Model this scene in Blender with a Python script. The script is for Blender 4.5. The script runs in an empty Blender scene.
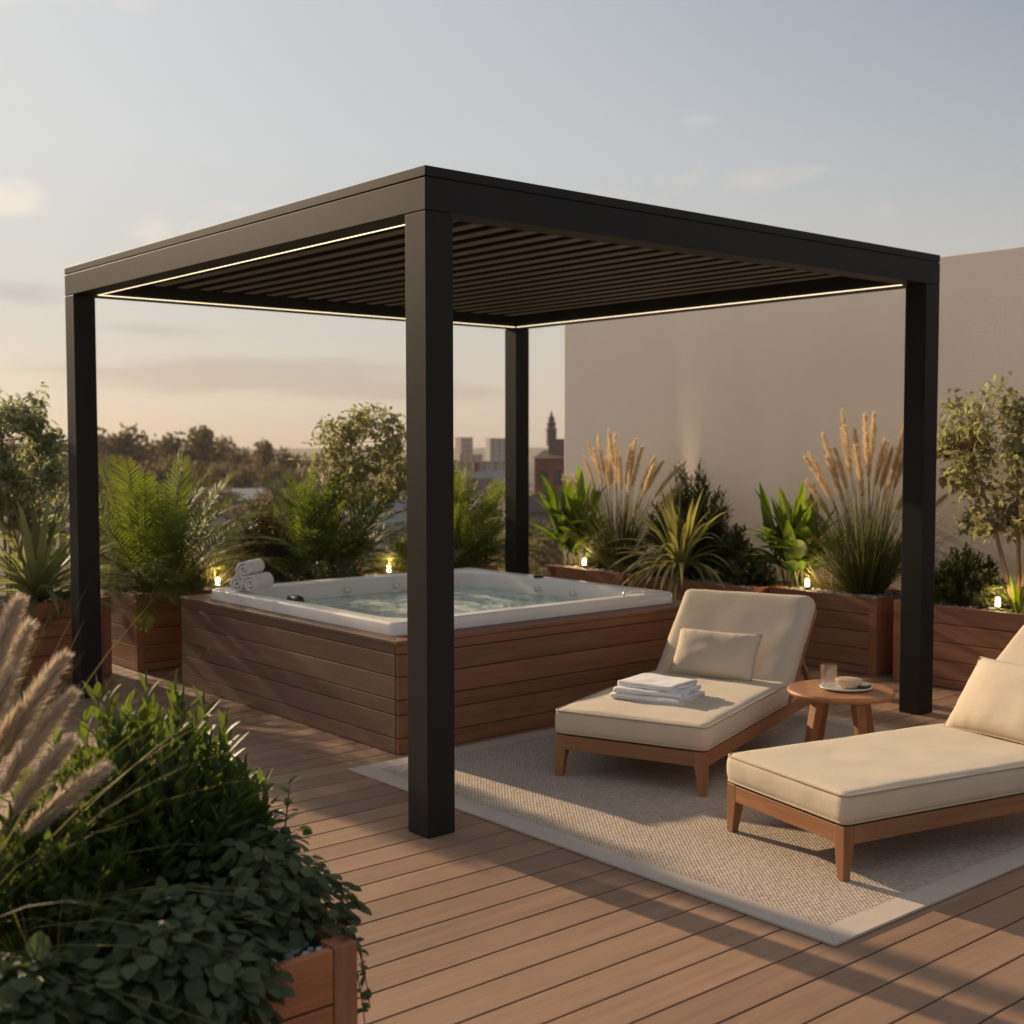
import bpy, math, random
from mathutils import Vector, Matrix, noise

V = Vector
R = math.radians
SC = bpy.context.scene
COL = SC.collection
rnd = random.Random(11)
U = rnd.uniform

# ----------------------------------------------------------------------------
# mesh collector
# ----------------------------------------------------------------------------
class MB:
    def __init__(s):
        s.v, s.f, s.m, s.a = [], [], [], []
        s.mat, s.var = 0, 0.5

    def face(s, idx):
        s.f.append(idx); s.m.append(s.mat); s.a.append(s.var)

    def add(s, vs, fs):
        b = len(s.v)
        s.v.extend([tuple(q) for q in vs])
        for f in fs:
            s.face([b + i for i in f])

    def box(s, x0, x1, y0, y1, z0, z1, M=None):
        vs = [V((x, y, z)) for z in (z0, z1) for y in (y0, y1) for x in (x0, x1)]
        if M is not None:
            vs = [M @ q for q in vs]
        s.add(vs, [(0, 2, 3, 1), (4, 5, 7, 6), (0, 1, 5, 4), (2, 6, 7, 3), (0, 4, 6, 2), (1, 3, 7, 5)])

    def hexa(s, bot, top):
        s.add(list(bot) + list(top), [(3, 2, 1, 0), (4, 5, 6, 7), (0, 1, 5, 4), (1, 2, 6, 5), (2, 3, 7, 6), (3, 0, 4, 7)])

    def tube(s, pts, rad, n=6, cap=True):
        pts = [V(q) for q in pts]
        b = len(s.v)
        ref = None
        for i, q in enumerate(pts):
            d = (pts[min(i + 1, len(pts) - 1)] - pts[max(i - 1, 0)])
            if d.length < 1e-9: d = V((0, 0, 1))
            d.normalize()
            if ref is None:
                ref = d.orthogonal().normalized()
            else:
                ref = (ref - d * ref.dot(d))
                if ref.length < 1e-6: ref = d.orthogonal()
                ref.normalize()
            o = d.cross(ref)
            r = rad[i] if isinstance(rad, (list, tuple)) else rad
            for k in range(n):
                a = 2 * math.pi * k / n
                s.v.append(tuple(q + (ref * math.cos(a) + o * math.sin(a)) * r))
        for i in range(len(pts) - 1):
            for k in range(n):
                k2 = (k + 1) % n
                s.face([b + i * n + k, b + i * n + k2, b + (i + 1) * n + k2, b + (i + 1) * n + k])
        if cap:
            s.face([b + k for k in range(n)][::-1])
            s.face([b + (len(pts) - 1) * n + k for k in range(n)])

    def lathe(s, prof, n=32, M=None, sx=1.0, sy=1.0):
        b = len(s.v)
        for (r, z) in prof:
            for k in range(n):
                a = 2 * math.pi * k / n
                q = V((r * math.cos(a) * sx, r * math.sin(a) * sy, z))
                s.v.append(tuple(M @ q if M is not None else q))
        for i in range(len(prof) - 1):
            for k in range(n):
                k2 = (k + 1) % n
                s.face([b + i * n + k, b + i * n + k2, b + (i + 1) * n + k2, b + (i + 1) * n + k])
        if prof[0][0] > 1e-6: s.face([b + k for k in range(n)][::-1])
        if prof[-1][0] > 1e-6: s.face([b + (len(prof) - 1) * n + k for k in range(n)])

    def blade(s, p, d, L, W, droop=0.0, seg=3, prof=None, fold=0.25, roll=0.0, up=None):
        p = V(p); d = V(d).normalized()
        u = V(up) if up is not None else V((0, 0, 1))
        side = d.cross(u)
        if side.length < 1e-3: side = d.orthogonal()
        side.normalize()
        if roll: side = Matrix.Rotation(roll, 3, d) @ side
        b = len(s.v)
        st = L / seg
        three = fold is not None
        for i in range(seg + 1):
            t = i / seg
            w = W * .5 * prof(t)
            if three:
                nn = side.cross(d) * (fold * w)
                s.v.append(tuple(p - side * w + nn)); s.v.append(tuple(p)); s.v.append(tuple(p + side * w + nn))
            else:
                s.v.append(tuple(p - side * w)); s.v.append(tuple(p + side * w))
            p = p + d * st
            d = (d + V((0, 0, -droop / seg))).normalized()
            side = side - d * side.dot(d)
            if side.length < 1e-4: side = d.orthogonal()
            side.normalize()
        k = 3 if three else 2
        for i in range(seg):
            o = b + i * k
            for j in range(k - 1):
                s.face([o + j, o + j + 1, o + k + j + 1, o + k + j])
        return p

    def build(s, name, mats, parent=None, smooth=False, bevel=0.0, loc=None, rotz=0.0, seg=2, kind=None):
        me = bpy.data.meshes.new(name)
        me.from_pydata(s.v, [], s.f)
        if not isinstance(mats, (list, tuple)): mats = [mats]
        for m in mats: me.materials.append(m)
        me.polygons.foreach_set('material_index', s.m)
        at = me.attributes.new('var', 'FLOAT', 'FACE')
        at.data.foreach_set('value', s.a)
        if smooth: me.polygons.foreach_set('use_smooth', [True] * len(s.f))
        me.update()
        o = bpy.data.objects.new(name, me)
        COL.objects.link(o)
        if parent is not None: o.parent = parent
        if loc is not None: o.location = loc
        if rotz: o.rotation_euler = (0, 0, rotz)
        if bevel:
            md = o.modifiers.new('bevel', 'BEVEL'); md.width = bevel; md.segments = seg; md.limit_method = 'ANGLE'; md.angle_limit = R(40)
            md.harden_normals = False
        if kind: o['kind'] = kind
        return o

def thing(name, label, cat, loc=(0, 0, 0), rotz=0.0, group=None):
    o = bpy.data.objects.new(name, None)
    o.empty_display_size = .1
    COL.objects.link(o)
    o.location = loc; o.rotation_euler = (0, 0, rotz)
    return tag(o, label, cat, group)

def tag(o, label, cat, group=None):
    o['label'] = label; o['category'] = cat
    if group: o['group'] = group
    return o

# ----------------------------------------------------------------------------
# materials
# ----------------------------------------------------------------------------
class NT:
    def __init__(s, tree): s.t = tree; s.n = tree.nodes; s.l = tree.links
    def new(s, typ, **kw):
        n = s.n.new(typ)
        for k, v in kw.items():
            if k in n.inputs: n.inputs[k].default_value = v
            else: setattr(n, k, v)
        return n
    def link(s, a, b): s.l.new(a, b)
    def ramp(s, fac, stops, interp='LINEAR'):
        r = s.n.new('ShaderNodeValToRGB'); r.color_ramp.interpolation = interp
        e = r.color_ramp.elements
        while len(e) < len(stops): e.new(.5)
        for i, (p, c) in enumerate(stops):
            e[i].position = p
            e[i].color = (c[0], c[1], c[2], 1) if isinstance(c, (tuple, list)) else (c, c, c, 1)
        if fac is not None: s.link(fac, r.inputs[0])
        return r.outputs[0]
    def math(s, op, a, b=None, c=None):
        m = s.n.new('ShaderNodeMath'); m.operation = op
        for i, x in enumerate((a, b, c)):
            if x is None: continue
            if isinstance(x, (int, float)): m.inputs[i].default_value = x
            else: s.link(x, m.inputs[i])
        return m.outputs[0]
    def mix(s, fac, a, b, typ='MIX'):
        m = s.n.new('ShaderNodeMix'); m.data_type = 'RGBA'; m.blend_type = typ
        for sock, x in ((m.inputs[0], fac), (m.inputs[6], a), (m.inputs[7], b)):
            if isinstance(x, (int, float)): sock.default_value = x
            elif isinstance(x, (tuple, list)): sock.default_value = (x[0], x[1], x[2], 1)
            else: s.link(x, sock)
        return m.outputs[2]
    def noise(s, vec, scale, detail=4, rough=.55, dist=0.0):
        n = s.n.new('ShaderNodeTexNoise')
        n.inputs['Scale'].default_value = scale; n.inputs['Detail'].default_value = detail
        n.inputs['Roughness'].default_value = rough; n.inputs['Distortion'].default_value = dist
        if vec is not None: s.link(vec, n.inputs['Vector'])
        return n.outputs['Fac']
    def mapping(s, vec, scale=(1, 1, 1), loc=(0, 0, 0), rot=(0, 0, 0)):
        m = s.n.new('ShaderNodeMapping'); m.inputs['Scale'].default_value = scale
        m.inputs['Location'].default_value = loc; m.inputs['Rotation'].default_value = rot
        s.link(vec, m.inputs['Vector']); return m.outputs[0]
    def bump(s, h, strength, dist, normal=None):
        b = s.n.new('ShaderNodeBump'); b.inputs['Strength'].default_value = strength; b.inputs['Distance'].default_value = dist
        s.link(h, b.inputs['Height'])
        if normal is not None: s.link(normal, b.inputs['Normal'])
        return b.outputs[0]

def newmat(name):
    m = bpy.data.materials.new(name); m.use_nodes = True
    t = NT(m.node_tree)
    pb = t.n['Principled BSDF']
    return m, t, pb

def plain(name, col, rough=.5, metal=0.0, bump=0.0, bscale=200, var=0.06, emit=None, estr=0.0):
    m, t, pb = newmat(name)
    co = t.new('ShaderNodeTexCoord').outputs['Object']
    n = t.noise(co, 6, 5)
    c = t.ramp(n, [(.3, tuple(x * (1 - var) for x in col)), (.7, tuple(min(1, x * (1 + var)) for x in col))])
    t.link(c, pb.inputs['Base Color'])
    pb.inputs['Roughness'].default_value = rough
    pb.inputs['Metallic'].default_value = metal
    if bump:
        n2 = t.noise(co, bscale, 3)
        t.link(t.bump(n2, bump, .002), pb.inputs['Normal'])
    if emit:
        pb.inputs['Emission Color'].default_value = (*emit, 1); pb.inputs['Emission Strength'].default_value = estr
    return m

def wood(name, c0, c1, axis='x', rough=.55, grain=1.0, spread=.35, bump=.25):
    m, t, pb = newmat(name)
    co = t.new('ShaderNodeTexCoord').outputs['Object']
    at = t.new('ShaderNodeAttribute', attribute_name='var').outputs['Fac']
    off = t.new('ShaderNodeCombineXYZ')
    k = t.math('MULTIPLY', at, 37.0)
    for i in range(3): t.link(k, off.inputs[i])
    va = t.new('ShaderNodeVectorMath', operation='ADD')
    t.link(co, va.inputs[0]); t.link(off.outputs[0], va.inputs[1])
    lo, hi = 1.6, 34.0
    s = {'x': (lo, hi, hi), 'y': (hi, lo, hi), 'z': (hi, hi, lo)}[axis]
    s2 = {'x': (7, 260, 260), 'y': (260, 7, 260), 'z': (260, 260, 7)}[axis]
    mp = t.mapping(va.outputs[0], s)
    n1 = t.noise(mp, 1.0 * grain, 5, .6, .7)
    n2 = t.noise(t.mapping(va.outputs[0], s2), 1.0, 3, .6)
    n3 = t.noise(va.outputs[0], 2.3, 3)
    f = t.math('MULTIPLY_ADD', n1, .6, t.math('MULTIPLY', n2, .4))
    c = t.ramp(f, [(.32, c0), (.68, c1)])
    v = t.math('MULTIPLY_ADD', at, spread, 1 - spread / 2)
    v = t.math('MULTIPLY', v, t.math('MULTIPLY_ADD', n3, .35, .82))
    hsv = t.new('ShaderNodeHueSaturation')
    t.link(c, hsv.inputs['Color']); t.link(v, hsv.inputs['Value'])
    t.link(hsv.outputs[0], pb.inputs['Base Color'])
    r = t.math('MULTIPLY_ADD', n2, .25, rough - .1)
    t.link(r, pb.inputs['Roughness'])
    t.link(t.bump(f, bump, .0025), pb.inputs['Normal'])
    return m

def leafmat(name, c0, c1, tr, mixf=.4, rough=.42, stripe=None, spec=.2):
    rough = max(rough, .52)
    m, t, pb = newmat(name)
    at = t.new('ShaderNodeAttribute', attribute_name='var').outputs['Fac']
    co = t.new('ShaderNodeTexCoord').outputs['Object']
    n = t.noise(co, 18, 3)
    f = t.math('MULTIPLY_ADD', n, .5, t.math('MULTIPLY_ADD', at, .9, -.2))
    c = t.ramp(f, [(.15, c0), (.85, c1)])
    t.link(c, pb.inputs['Base Color'])
    pb.inputs['Roughness'].default_value = rough
    pb.inputs['Specular IOR Level'].default_value = spec
    tl = t.new('ShaderNodeBsdfTranslucent')
    c2 = t.ramp(f, [(.1, tuple(x * .7 for x in tr)), (.9, tuple(min(1, x * 1.25) for x in tr))])
    t.link(c2, tl.inputs['Color'])
    mx = t.new('ShaderNodeMixShader'); mx.inputs[0].default_value = mixf
    t.link(pb.outputs[0], mx.inputs[1]); t.link(tl.outputs[0], mx.inputs[2])
    t.link(mx.outputs[0], t.n['Material Output'].inputs['Surface'])
    return m

M = {}
M['deck'] = wood('deck_composite', (.215, .122, .072), (.315, .19, .118), 'x', .55, .8, .32, .2)
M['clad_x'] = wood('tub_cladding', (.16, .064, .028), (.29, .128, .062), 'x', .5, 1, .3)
M['clad_y'] = wood('tub_cladding_shaded', (.105, .056, .034), (.185, .105, .064), 'y', .5, 1, .3)  # same cladding, darkened: shade on the side face put into the colour
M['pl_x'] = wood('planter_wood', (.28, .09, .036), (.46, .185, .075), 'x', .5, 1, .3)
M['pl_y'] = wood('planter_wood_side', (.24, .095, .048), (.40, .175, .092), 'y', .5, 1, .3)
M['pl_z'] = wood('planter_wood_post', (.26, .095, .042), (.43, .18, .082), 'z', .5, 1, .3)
M['teak_x'] = wood('teak_lengthwise', (.23, .09, .034), (.36, .165, .068), 'x', .45, 1, .2)
M['teak_y'] = wood('teak_crosswise', (.23, .09, .034), (.36, .165, .068), 'y', .45, 1, .2)
M['teak_z'] = wood('teak_leg', (.22, .085, .032), (.34, .15, .062), 'z', .45, 1, .2)
M['teak_top'] = wood('teak_tabletop', (.27, .11, .042), (.42, .20, .085), 'x', .4, .8, .2)
M['metal'] = plain('anthracite_powder_coat', (.014, .0135, .0130), .55, 0.0, .12, 900, .1)
M['metal'].node_tree.nodes['Principled BSDF'].inputs['Specular IOR Level'].default_value = .22
M['seam'] = plain('dark_seam', (.006, .006, .006), .8)
M['louvre'] = plain('louvre_bounce_lit', (.135, .115, .095), .6, 0.0, .1, 900, .1)  # slat bottoms only: warm bounce light put into a paler colour
M['under'] = plain('dark_gap', (.012, .009, .008), .9)
M['liner'] = plain('planter_liner', (.02, .02, .02), .8)
M['acryl'] = plain('white_acrylic', (.80, .765, .715), .25, var=.02)
M['black'] = plain('black_plastic', (.015, .014, .013), .4)
M['chrome'] = plain('pale_grip', (.75, .72, .66), .25, .3)
M['china'] = plain('white_china', (.8, .79, .77), .25)
M['bowl'] = plain('stoneware_bowl', (.55, .42, .28), .4)
M['bowl_dark'] = plain('dark_wood_dish', (.07, .04, .022), .4)
M['bowl_in'] = plain('cream_glaze', (.68, .58, .45), .35)
M['bark'] = plain('pale_bark', (.30, .20, .12), .8, 0, .6, 60, .25)
M['stem'] = plain('green_stem', (.12, .13, .035), .6, 0, 0, 60, .2)
M['twig'] = plain('brown_twig', (.10, .06, .035), .8, 0, 0, 60, .2)
M['led'] = plain('warm_led_strip', (.9, .8, .6), .5, emit=(1, .82, .52), estr=1.0)
M['lens'] = plain('lamp_glow', (.9, .8, .6), .5, emit=(1, .72, .36), estr=6.0)
M['bronze'] = plain('lamp_bronze', (.06, .045, .03), .5)
M['city_dark'] = plain('far_roof_tiles', (.07, .042, .034), .9, var=.2)
M['city_wall'] = plain('far_plaster', (.20, .165, .14), .9, var=.12)
M['city_white'] = plain('far_white_roof', (.42, .39, .36), .7, var=.1)
M['city_brick'] = plain('far_red_brick', (.22, .075, .045), .9, var=.2)
M['city_stone'] = plain('far_dark_stone', (.16, .11, .09), .9, var=.2)
M['city_conc'] = plain('far_concrete', (.19, .185, .19), .9, var=.1)
M['city_glass'] = plain('far_window', (.05, .055, .065), .15)

def m_fabric(name, col, scale=700):
    m, t, pb = newmat(name)
    co = t.new('ShaderNodeTexCoord').outputs['Object']
    w1 = t.new('ShaderNodeTexWave', wave_type='BANDS', bands_direction='X'); w1.inputs['Scale'].default_value = scale / 6.28 * 1.0
    w2 = t.new('ShaderNodeTexWave', wave_type='BANDS', bands_direction='Y'); w2.inputs['Scale'].default_value = scale / 6.28 * 1.0
    for w in (w1, w2):
        w.inputs['Distortion'].default_value = 1.5; w.inputs['Detail Scale'].default_value = 2
        t.link(co, w.inputs['Vector'])
    h = t.math('ADD', w1.outputs['Fac'], w2.outputs['Fac'])
    n = t.noise(co, 5, 5); n2 = t.noise(co, 240, 2)
    f = t.math('MULTIPLY_ADD', n, .6, t.math('MULTIPLY', n2, .4))
    c = t.ramp(f, [(.3, tuple(x * .9 for x in col)), (.7, tuple(x * 1.06 for x in col))])
    t.link(c, pb.inputs['Base Color']); pb.inputs['Roughness'].default_value = .9
    pb.inputs['Sheen Weight'].default_value = .15
    n3 = t.noise(co, 11, 4, .55, 1.2)
    b1 = t.bump(n3, .2, .010)
    t.link(t.bump(h, .25, .0008, b1), pb.inputs['Normal'])
    return m
M['fabric'] = m_fabric('cream_canvas', (.60, .495, .37))
M['piping'] = m_fabric('cream_piping', (.50, .40, .28))
M['pillow'] = m_fabric('cream_pillow_linen', (.62, .515, .385))

def m_terry(name, col):
    m, t, pb = newmat(name)
    co = t.new('ShaderNodeTexCoord').outputs['Object']
    v = t.new('ShaderNodeTexVoronoi'); v.inputs['Scale'].default_value = 420; t.link(co, v.inputs['Vector'])
    n = t.noise(co, 30, 4)
    c = t.ramp(n, [(.3, tuple(x * .94 for x in col)), (.7, col)])
    t.link(c, pb.inputs['Base Color']); pb.inputs['Roughness'].default_value = .95
    pb.inputs['Sheen Weight'].default_value = .3
    h = t.math('ADD', v.outputs['Distance'], n)
    t.link(t.bump(h, .5, .002), pb.inputs['Normal'])
    return m
M['terry'] = m_terry('white_terry', (.80, .785, .775))

def m_rug():
    m, t, pb = newmat('woven_rug')
    co = t.new('ShaderNodeTexCoord').outputs['Object']
    rot = t.mapping(co, (1, 1, 1), (0, 0, 0), (0, 0, R(45)))
    sep = t.new('ShaderNodeSeparateXYZ'); t.link(co, sep.inputs[0])
    # basket weave: two sets of threads, over and under
    s = 2 * math.pi / .017
    a = t.math('SINE', t.math('MULTIPLY', sep.outputs[0], s))
    b = t.math('SINE', t.math('MULTIPLY', sep.outputs[1], s * .8))
    n0 = t.noise(co, 60, 3)
    ab = t.math('MULTIPLY', a, b)
    k = t.math('MULTIPLY_ADD', n0, 1.1, t.math('MULTIPLY_ADD', ab, .30, -.05))
    n1 = t.noise(co, 1.6, 3)
    k2 = t.math('ADD', k, t.math('MULTIPLY_ADD', n1, .25, -.12))
    c = t.ramp(k2, [(.2, (.28, .215, .17)), (.5, (.44, .355, .28)), (.85, (.54, .45, .37))])
    t.link(c, pb.inputs['Base Color']); pb.inputs['Roughness'].default_value = .95
    t.link(t.bump(k, .7, .005), pb.inputs['Normal'])
    return m
M['rug'] = m_rug()
M['rug_edge'] = m_fabric('rug_binding_cotton', (.47, .385, .315), 500)

def m_wall():
    m, t, pb = newmat('rendered_wall')
    co = t.new('ShaderNodeTexCoord').outputs['Object']
    n = t.noise(co, 1.1, 6, .6, .5); n2 = t.noise(co, 60, 5, .6)
    n3 = t.noise(t.mapping(co, (3, 3, .5)), 1.3, 4)
    f = t.math('MULTIPLY_ADD', n, .6, t.math('MULTIPLY', n3, .4))
    c = t.ramp(f, [(.3, (.785, .69, .595)), (.7, (.84, .745, .65))])
    t.link(c, pb.inputs['Base Color']); pb.inputs['Roughness'].default_value = .85
    t.link(t.bump(n2, .25, .004), pb.inputs['Normal'])
    return m
M['wall'] = m_wall()

def m_gravel():
    m, t, pb = newmat('grey_pebbles')
    at = t.new('ShaderNodeAttribute', attribute_name='var').outputs['Fac']
    co = t.new('ShaderNodeTexCoord').outputs['Object']
    c = t.ramp(at, [(0, (.15, .15, .155)), (.5, (.32, .315, .31)), (1, (.56, .55, .53))])
    t.link(c, pb.inputs['Base Color']); pb.inputs['Roughness'].default_value = .8
    t.link(t.bump(t.noise(co, 90, 3), .4, .004), pb.inputs['Normal'])
    return m
M['gravel'] = m_gravel()

def m_water():
    m, t, pb = newmat('spa_water')
    co = t.new('ShaderNodeTexCoord').outputs['Object']
    n = t.noise(co, 9, 4, .6, 1.2)
    c = t.ramp(n, [(.40, (.50, .66, .57)), (.54, (.70, .80, .71)), (.63, (.96, .96, .89))])  # white ripple highlights painted into the base colour
    t.link(c, pb.inputs['Base Color'])
    pb.inputs['Roughness'].default_value = .06
    pb.inputs['IOR'].default_value = 1.33
    pb.inputs['Transmission Weight'].default_value = .25; pb.inputs['Specular IOR Level'].default_value = .35
    n2 = t.noise(co, 26, 3, .5, .6)
    t.link(t.bump(n2, .35, .02), pb.inputs['Normal'])
    return m
M['water'] = m_water()

def m_glass():
    m, t, pb = newmat('clear_glass')
    pb.inputs['Base Color'].default_value = (.97, .96, .94, 1)
    pb.inputs['Roughness'].default_value = .02; pb.inputs['IOR'].default_value = 1.45
    pb.inputs['Transmission Weight'].default_value = 1.0
    tr = t.new('ShaderNodeBsdfTransparent'); tr.inputs[0].default_value = (.95, .94, .92, 1)
    mx = t.new('ShaderNodeMixShader'); mx.inputs[0].default_value = .28
    t.link(tr.outputs[0], mx.inputs[1]); t.link(pb.outputs[0], mx.inputs[2])
    t.link(mx.outputs[0], t.n['Material Output'].inputs['Surface'])
    return m
M['glass'] = m_glass()

def m_ground():
    m, t, pb = newmat('city_ground')
    co = t.new('ShaderNodeTexCoord').outputs['Object']
    n = t.noise(co, .02, 6, .65); n2 = t.noise(co, .3, 4)
    f = t.math('MULTIPLY_ADD', n, .7, t.math('MULTIPLY', n2, .3))
    c = t.ramp(f, [(.35, (.035, .035, .018)), (.5, (.06, .05, .028)), (.65, (.10, .08, .06))])
    t.link(c, pb.inputs['Base Color']); pb.inputs['Roughness'].default_value = .95
    return m
M['ground'] = m_ground()

M['l_palm'] = leafmat('palm_leaf', (.034, .06, .011), (.09, .13, .024), (.27, .34, .035), .34)
M['l_fern'] = leafmat('fern_leaf', (.030, .055, .012), (.08, .12, .024), (.23, .31, .035), .33)
M['l_ficus'] = leafmat('ficus_leaf', (.16, .19, .115), (.32, .35, .22), (.46, .48, .22), .42, .5)
M['l_tree'] = leafmat('small_tree_leaf', (.15, .165, .08), (.33, .33, .18), (.50, .48, .19), .42, .5)
M['l_strap'] = leafmat('strap_leaf', (.13, .155, .07), (.30, .32, .16), (.40, .42, .14), .38, .42)
M['l_spider'] = leafmat('striped_strap_leaf', (.16, .175, .06), (.42, .40, .19), (.46, .44, .10), .38, .42)
M['l_canna'] = leafmat('broad_leaf', (.045, .085, .014), (.09, .15, .025), (.26, .38, .03), .42, .36)
M['l_dark'] = leafmat('dark_shrub_leaf', (.030, .046, .019), (.085, .108, .044), (.15, .18, .04), .28, .42)
M['l_red'] = leafmat('bronze_shrub_leaf', (.055, .040, .028), (.13, .092, .06), (.18, .12, .05), .25, .42)
M['l_lance'] = leafmat('laurel_leaf', (.022, .045, .013), (.055, .09, .024), (.22, .30, .035), .36, .5, spec=.3)
M['l_cover'] = leafmat('ground_cover_leaf', (.040, .056, .026), (.085, .108, .05), (.15, .19, .05), .26, .5)
M['l_grass'] = leafmat('grass_blade', (.085, .085, .03), (.20, .18, .075), (.28, .25, .08), .35, .55)
M['l_ggrass'] = leafmat('green_grass_blade', (.04, .055, .015), (.11, .12, .04), (.18, .20, .04), .32, .5)
M['l_gold'] = leafmat('golden_grass_blade', (.14, .13, .03), (.32, .26, .07), (.40, .34, .06), .4, .5)
M['plume'] = leafmat('grass_plume', (.64, .49, .33), (.86, .71, .52), (.84, .68, .46), .45, .8, spec=.1)
M['plume_pale'] = leafmat('pale_grass_plume', (.46, .385, .29), (.74, .645, .51), (.74, .62, .46), .4, .8, spec=.1)
M['far_leaf'] = leafmat('distant_leaf', (.08, .064, .032), (.15, .12, .06), (.22, .17, .07), .35, .8)

# ----------------------------------------------------------------------------
# camera
# ----------------------------------------------------------------------------
FPX, CX, CY, CZ, YAW, PIT, ROL = 1257.85, -2.8658, -3.9095, 1.5443, .8703, -.0545, -.0008
fw = V((math.cos(YAW) * math.cos(PIT), math.sin(YAW) * math.cos(PIT), math.sin(PIT)))
rt = V((math.sin(YAW), -math.cos(YAW), 0)); upv = rt.cross(fw)
r2 = rt * math.cos(ROL) + upv * math.sin(ROL); u2 = upv * math.cos(ROL) - rt * math.sin(ROL)
cam = bpy.data.cameras.new('camera'); co = bpy.data.objects.new('camera', cam); COL.objects.link(co)
mw = Matrix.Identity(4)
for i in range(3):
    mw[i][0], mw[i][1], mw[i][2] = r2[i], u2[i], -fw[i]
mw[0][3], mw[1][3], mw[2][3] = CX, CY, CZ
co.matrix_world = mw
cam.sensor_width = 36; cam.lens = FPX * 36 / 1024; cam.clip_start = .05; cam.clip_end = 9000
cam.dof.use_dof = True; cam.dof.focus_distance = 4.4; cam.dof.aperture_fstop = cam.lens / 1000 / .0115
SC.camera = co
SC.render.resolution_x = SC.render.resolution_y = 1024

# ----------------------------------------------------------------------------
# sky and sun
# ----------------------------------------------------------------------------
SUN_AZ, SUN_EL = 93.2, 19.0
def make_world():
    w = bpy.data.worlds.new('World'); SC.world = w; w.use_nodes = True
    t = NT(w.node_tree); t.n.clear()
    out = t.new('ShaderNodeOutputWorld'); bg = t.new('ShaderNodeBackground')
    sky = t.n.new('ShaderNodeTexSky'); sky.sky_type = 'NISHITA'; sky.sun_disc = False
    sky.sun_elevation = R(SUN_EL); sky.sun_rotation = R(90 - SUN_AZ)
    sky.air_density = 1.0; sky.dust_density = .6; sky.ozone_density = 1.5; sky.altitude = 50
    co_ = t.new('ShaderNodeTexCoord').outputs['Generated']
    sep = t.new('ShaderNodeSeparateXYZ'); t.link(co_, sep.inputs[0])
    z = t.math('MAXIMUM', sep.outputs[2], 0.0)
    # pale evening air: brighter and creamier towards the sun's side, greyer blue away from it
    dot = t.math('MULTIPLY_ADD', sep.outputs[0], math.cos(R(SUN_AZ)), t.math('MULTIPLY', sep.outputs[1], math.sin(R(SUN_AZ))))
    hl = t.math('SQRT', t.math('MAXIMUM', t.math('MULTIPLY_ADD', sep.outputs[2], t.math('MULTIPLY', sep.outputs[2], -1.0), 1.0), 1e-4))
    az = t.math('MULTIPLY_ADD', t.math('DIVIDE', dot, hl), 1.9, -.75)
    near = t.ramp(z, [(0.0, (.50, .39, .315)), (.05, (.565, .48, .405)), (.13, (.60, .555, .50)), (.22, (.66, .645, .615)), (.36, (.66, .655, .64)), (.75, (.62, .62, .61))])
    far = t.ramp(z, [(0.0, (.47, .38, .31)), (.06, (.54, .46, .39)), (.14, (.54, .50, .455)), (.22, (.44, .45, .455)), (.36, (.27, .315, .38)), (.75, (.42, .43, .45))])
    azc = t.n.new('ShaderNodeClamp'); t.link(az, azc.inputs[0])
    g0 = t.mix(azc.outputs[0], far, near)
    g0 = t.mix(1.0, g0, (7.4, 7.4, 7.4), 'MULTIPLY')
    c = t.mix(.86, sky.outputs[0], g0)
    # soft evening clouds: puffs and streaks standing at fixed bearings (azimuth, elevation, widths in degrees)
    azd = t.math('MULTIPLY', t.math('ARCTAN2', sep.outputs[1], sep.outputs[0]), 57.2958)
    eld = t.math('MULTIPLY', t.math('ARCSINE', sep.outputs[2]), 57.2958)
    nA = t.noise(t.mapping(co_, (9, 9, 26)), 1.0, 7, .58, .5)
    nB = t.noise(t.mapping(co_, (5, 5, 34), (2, 1, 0)), 1.0, 6, .55, .3)
    def cloud_sum(lst):
        tot = None
        for (a_, e_, wa, we, k) in lst:
            u = t.math('DIVIDE', t.math('SUBTRACT', azd, a_), wa); v = t.math('DIVIDE', t.math('SUBTRACT', eld, e_), we)
            g = t.math('MULTIPLY', t.math('EXPONENT', t.math('MULTIPLY', t.math('MULTIPLY_ADD', u, u, t.math('MULTIPLY', v, v)), -1.0)), k)
            tot = g if tot is None else t.math('ADD', tot, g)
        return tot
    puffs = cloud_sum([(71, 10.0, 2.2, 1.0, .8), (66, 8.9, 2.8, .8, .6), (60, 9.2, 5.0, 1.5, .65), (39.3, 11.4, 3.0, 1.0, 1.15), (36.2, 11.7, 1.6, .6, .6), (41.5, 13.9, 1.1, .7, .4),
                       (67, 18.1, 2.6, .7, .7), (71.5, 17.6, 1.6, .7, .7), (44.4, 11.1, 2.0, .6, .5), (34, 10.0, 1.8, .7, .4), (84, 14, 5, 1.5, .7), (20, 15, 6, 1.5, .6), (100, 9, 7, 1.5, .7)])
    greys = cloud_sum([(71, 6.5, 3.0, .7, .9), (62.5, 2.95, 8.0, .95, 1.0), (65.5, 5.0, 4.0, .55, .6), (54, 2.2, 5.0, .5, .55), (58, 6.0, 5.0, .5, .4), (82, 4.5, 6, 1, .8)])
    m1 = t.math('MULTIPLY_ADD', t.math('SUBTRACT', nA, .5), 3.4, t.math('SUBTRACT', puffs, .30))
    m1 = t.ramp(m1, [(0.0, 0.0), (.95, 1.0)], 'EASE')
    m1 = t.math('MULTIPLY', m1, t.ramp(puffs, [(.03, 0.0), (.35, 1.0)], 'EASE'))
    m2 = t.math('MULTIPLY_ADD', t.math('SUBTRACT', nB, .5), 2.0, t.math('SUBTRACT', greys, .25))
    m2 = t.ramp(m2, [(0.0, 0.0), (.6, 1.0)], 'EASE')
    m2 = t.math('MULTIPLY', m2, t.ramp(greys, [(.03, 0.0), (.4, 1.0)], 'EASE'))
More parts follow.
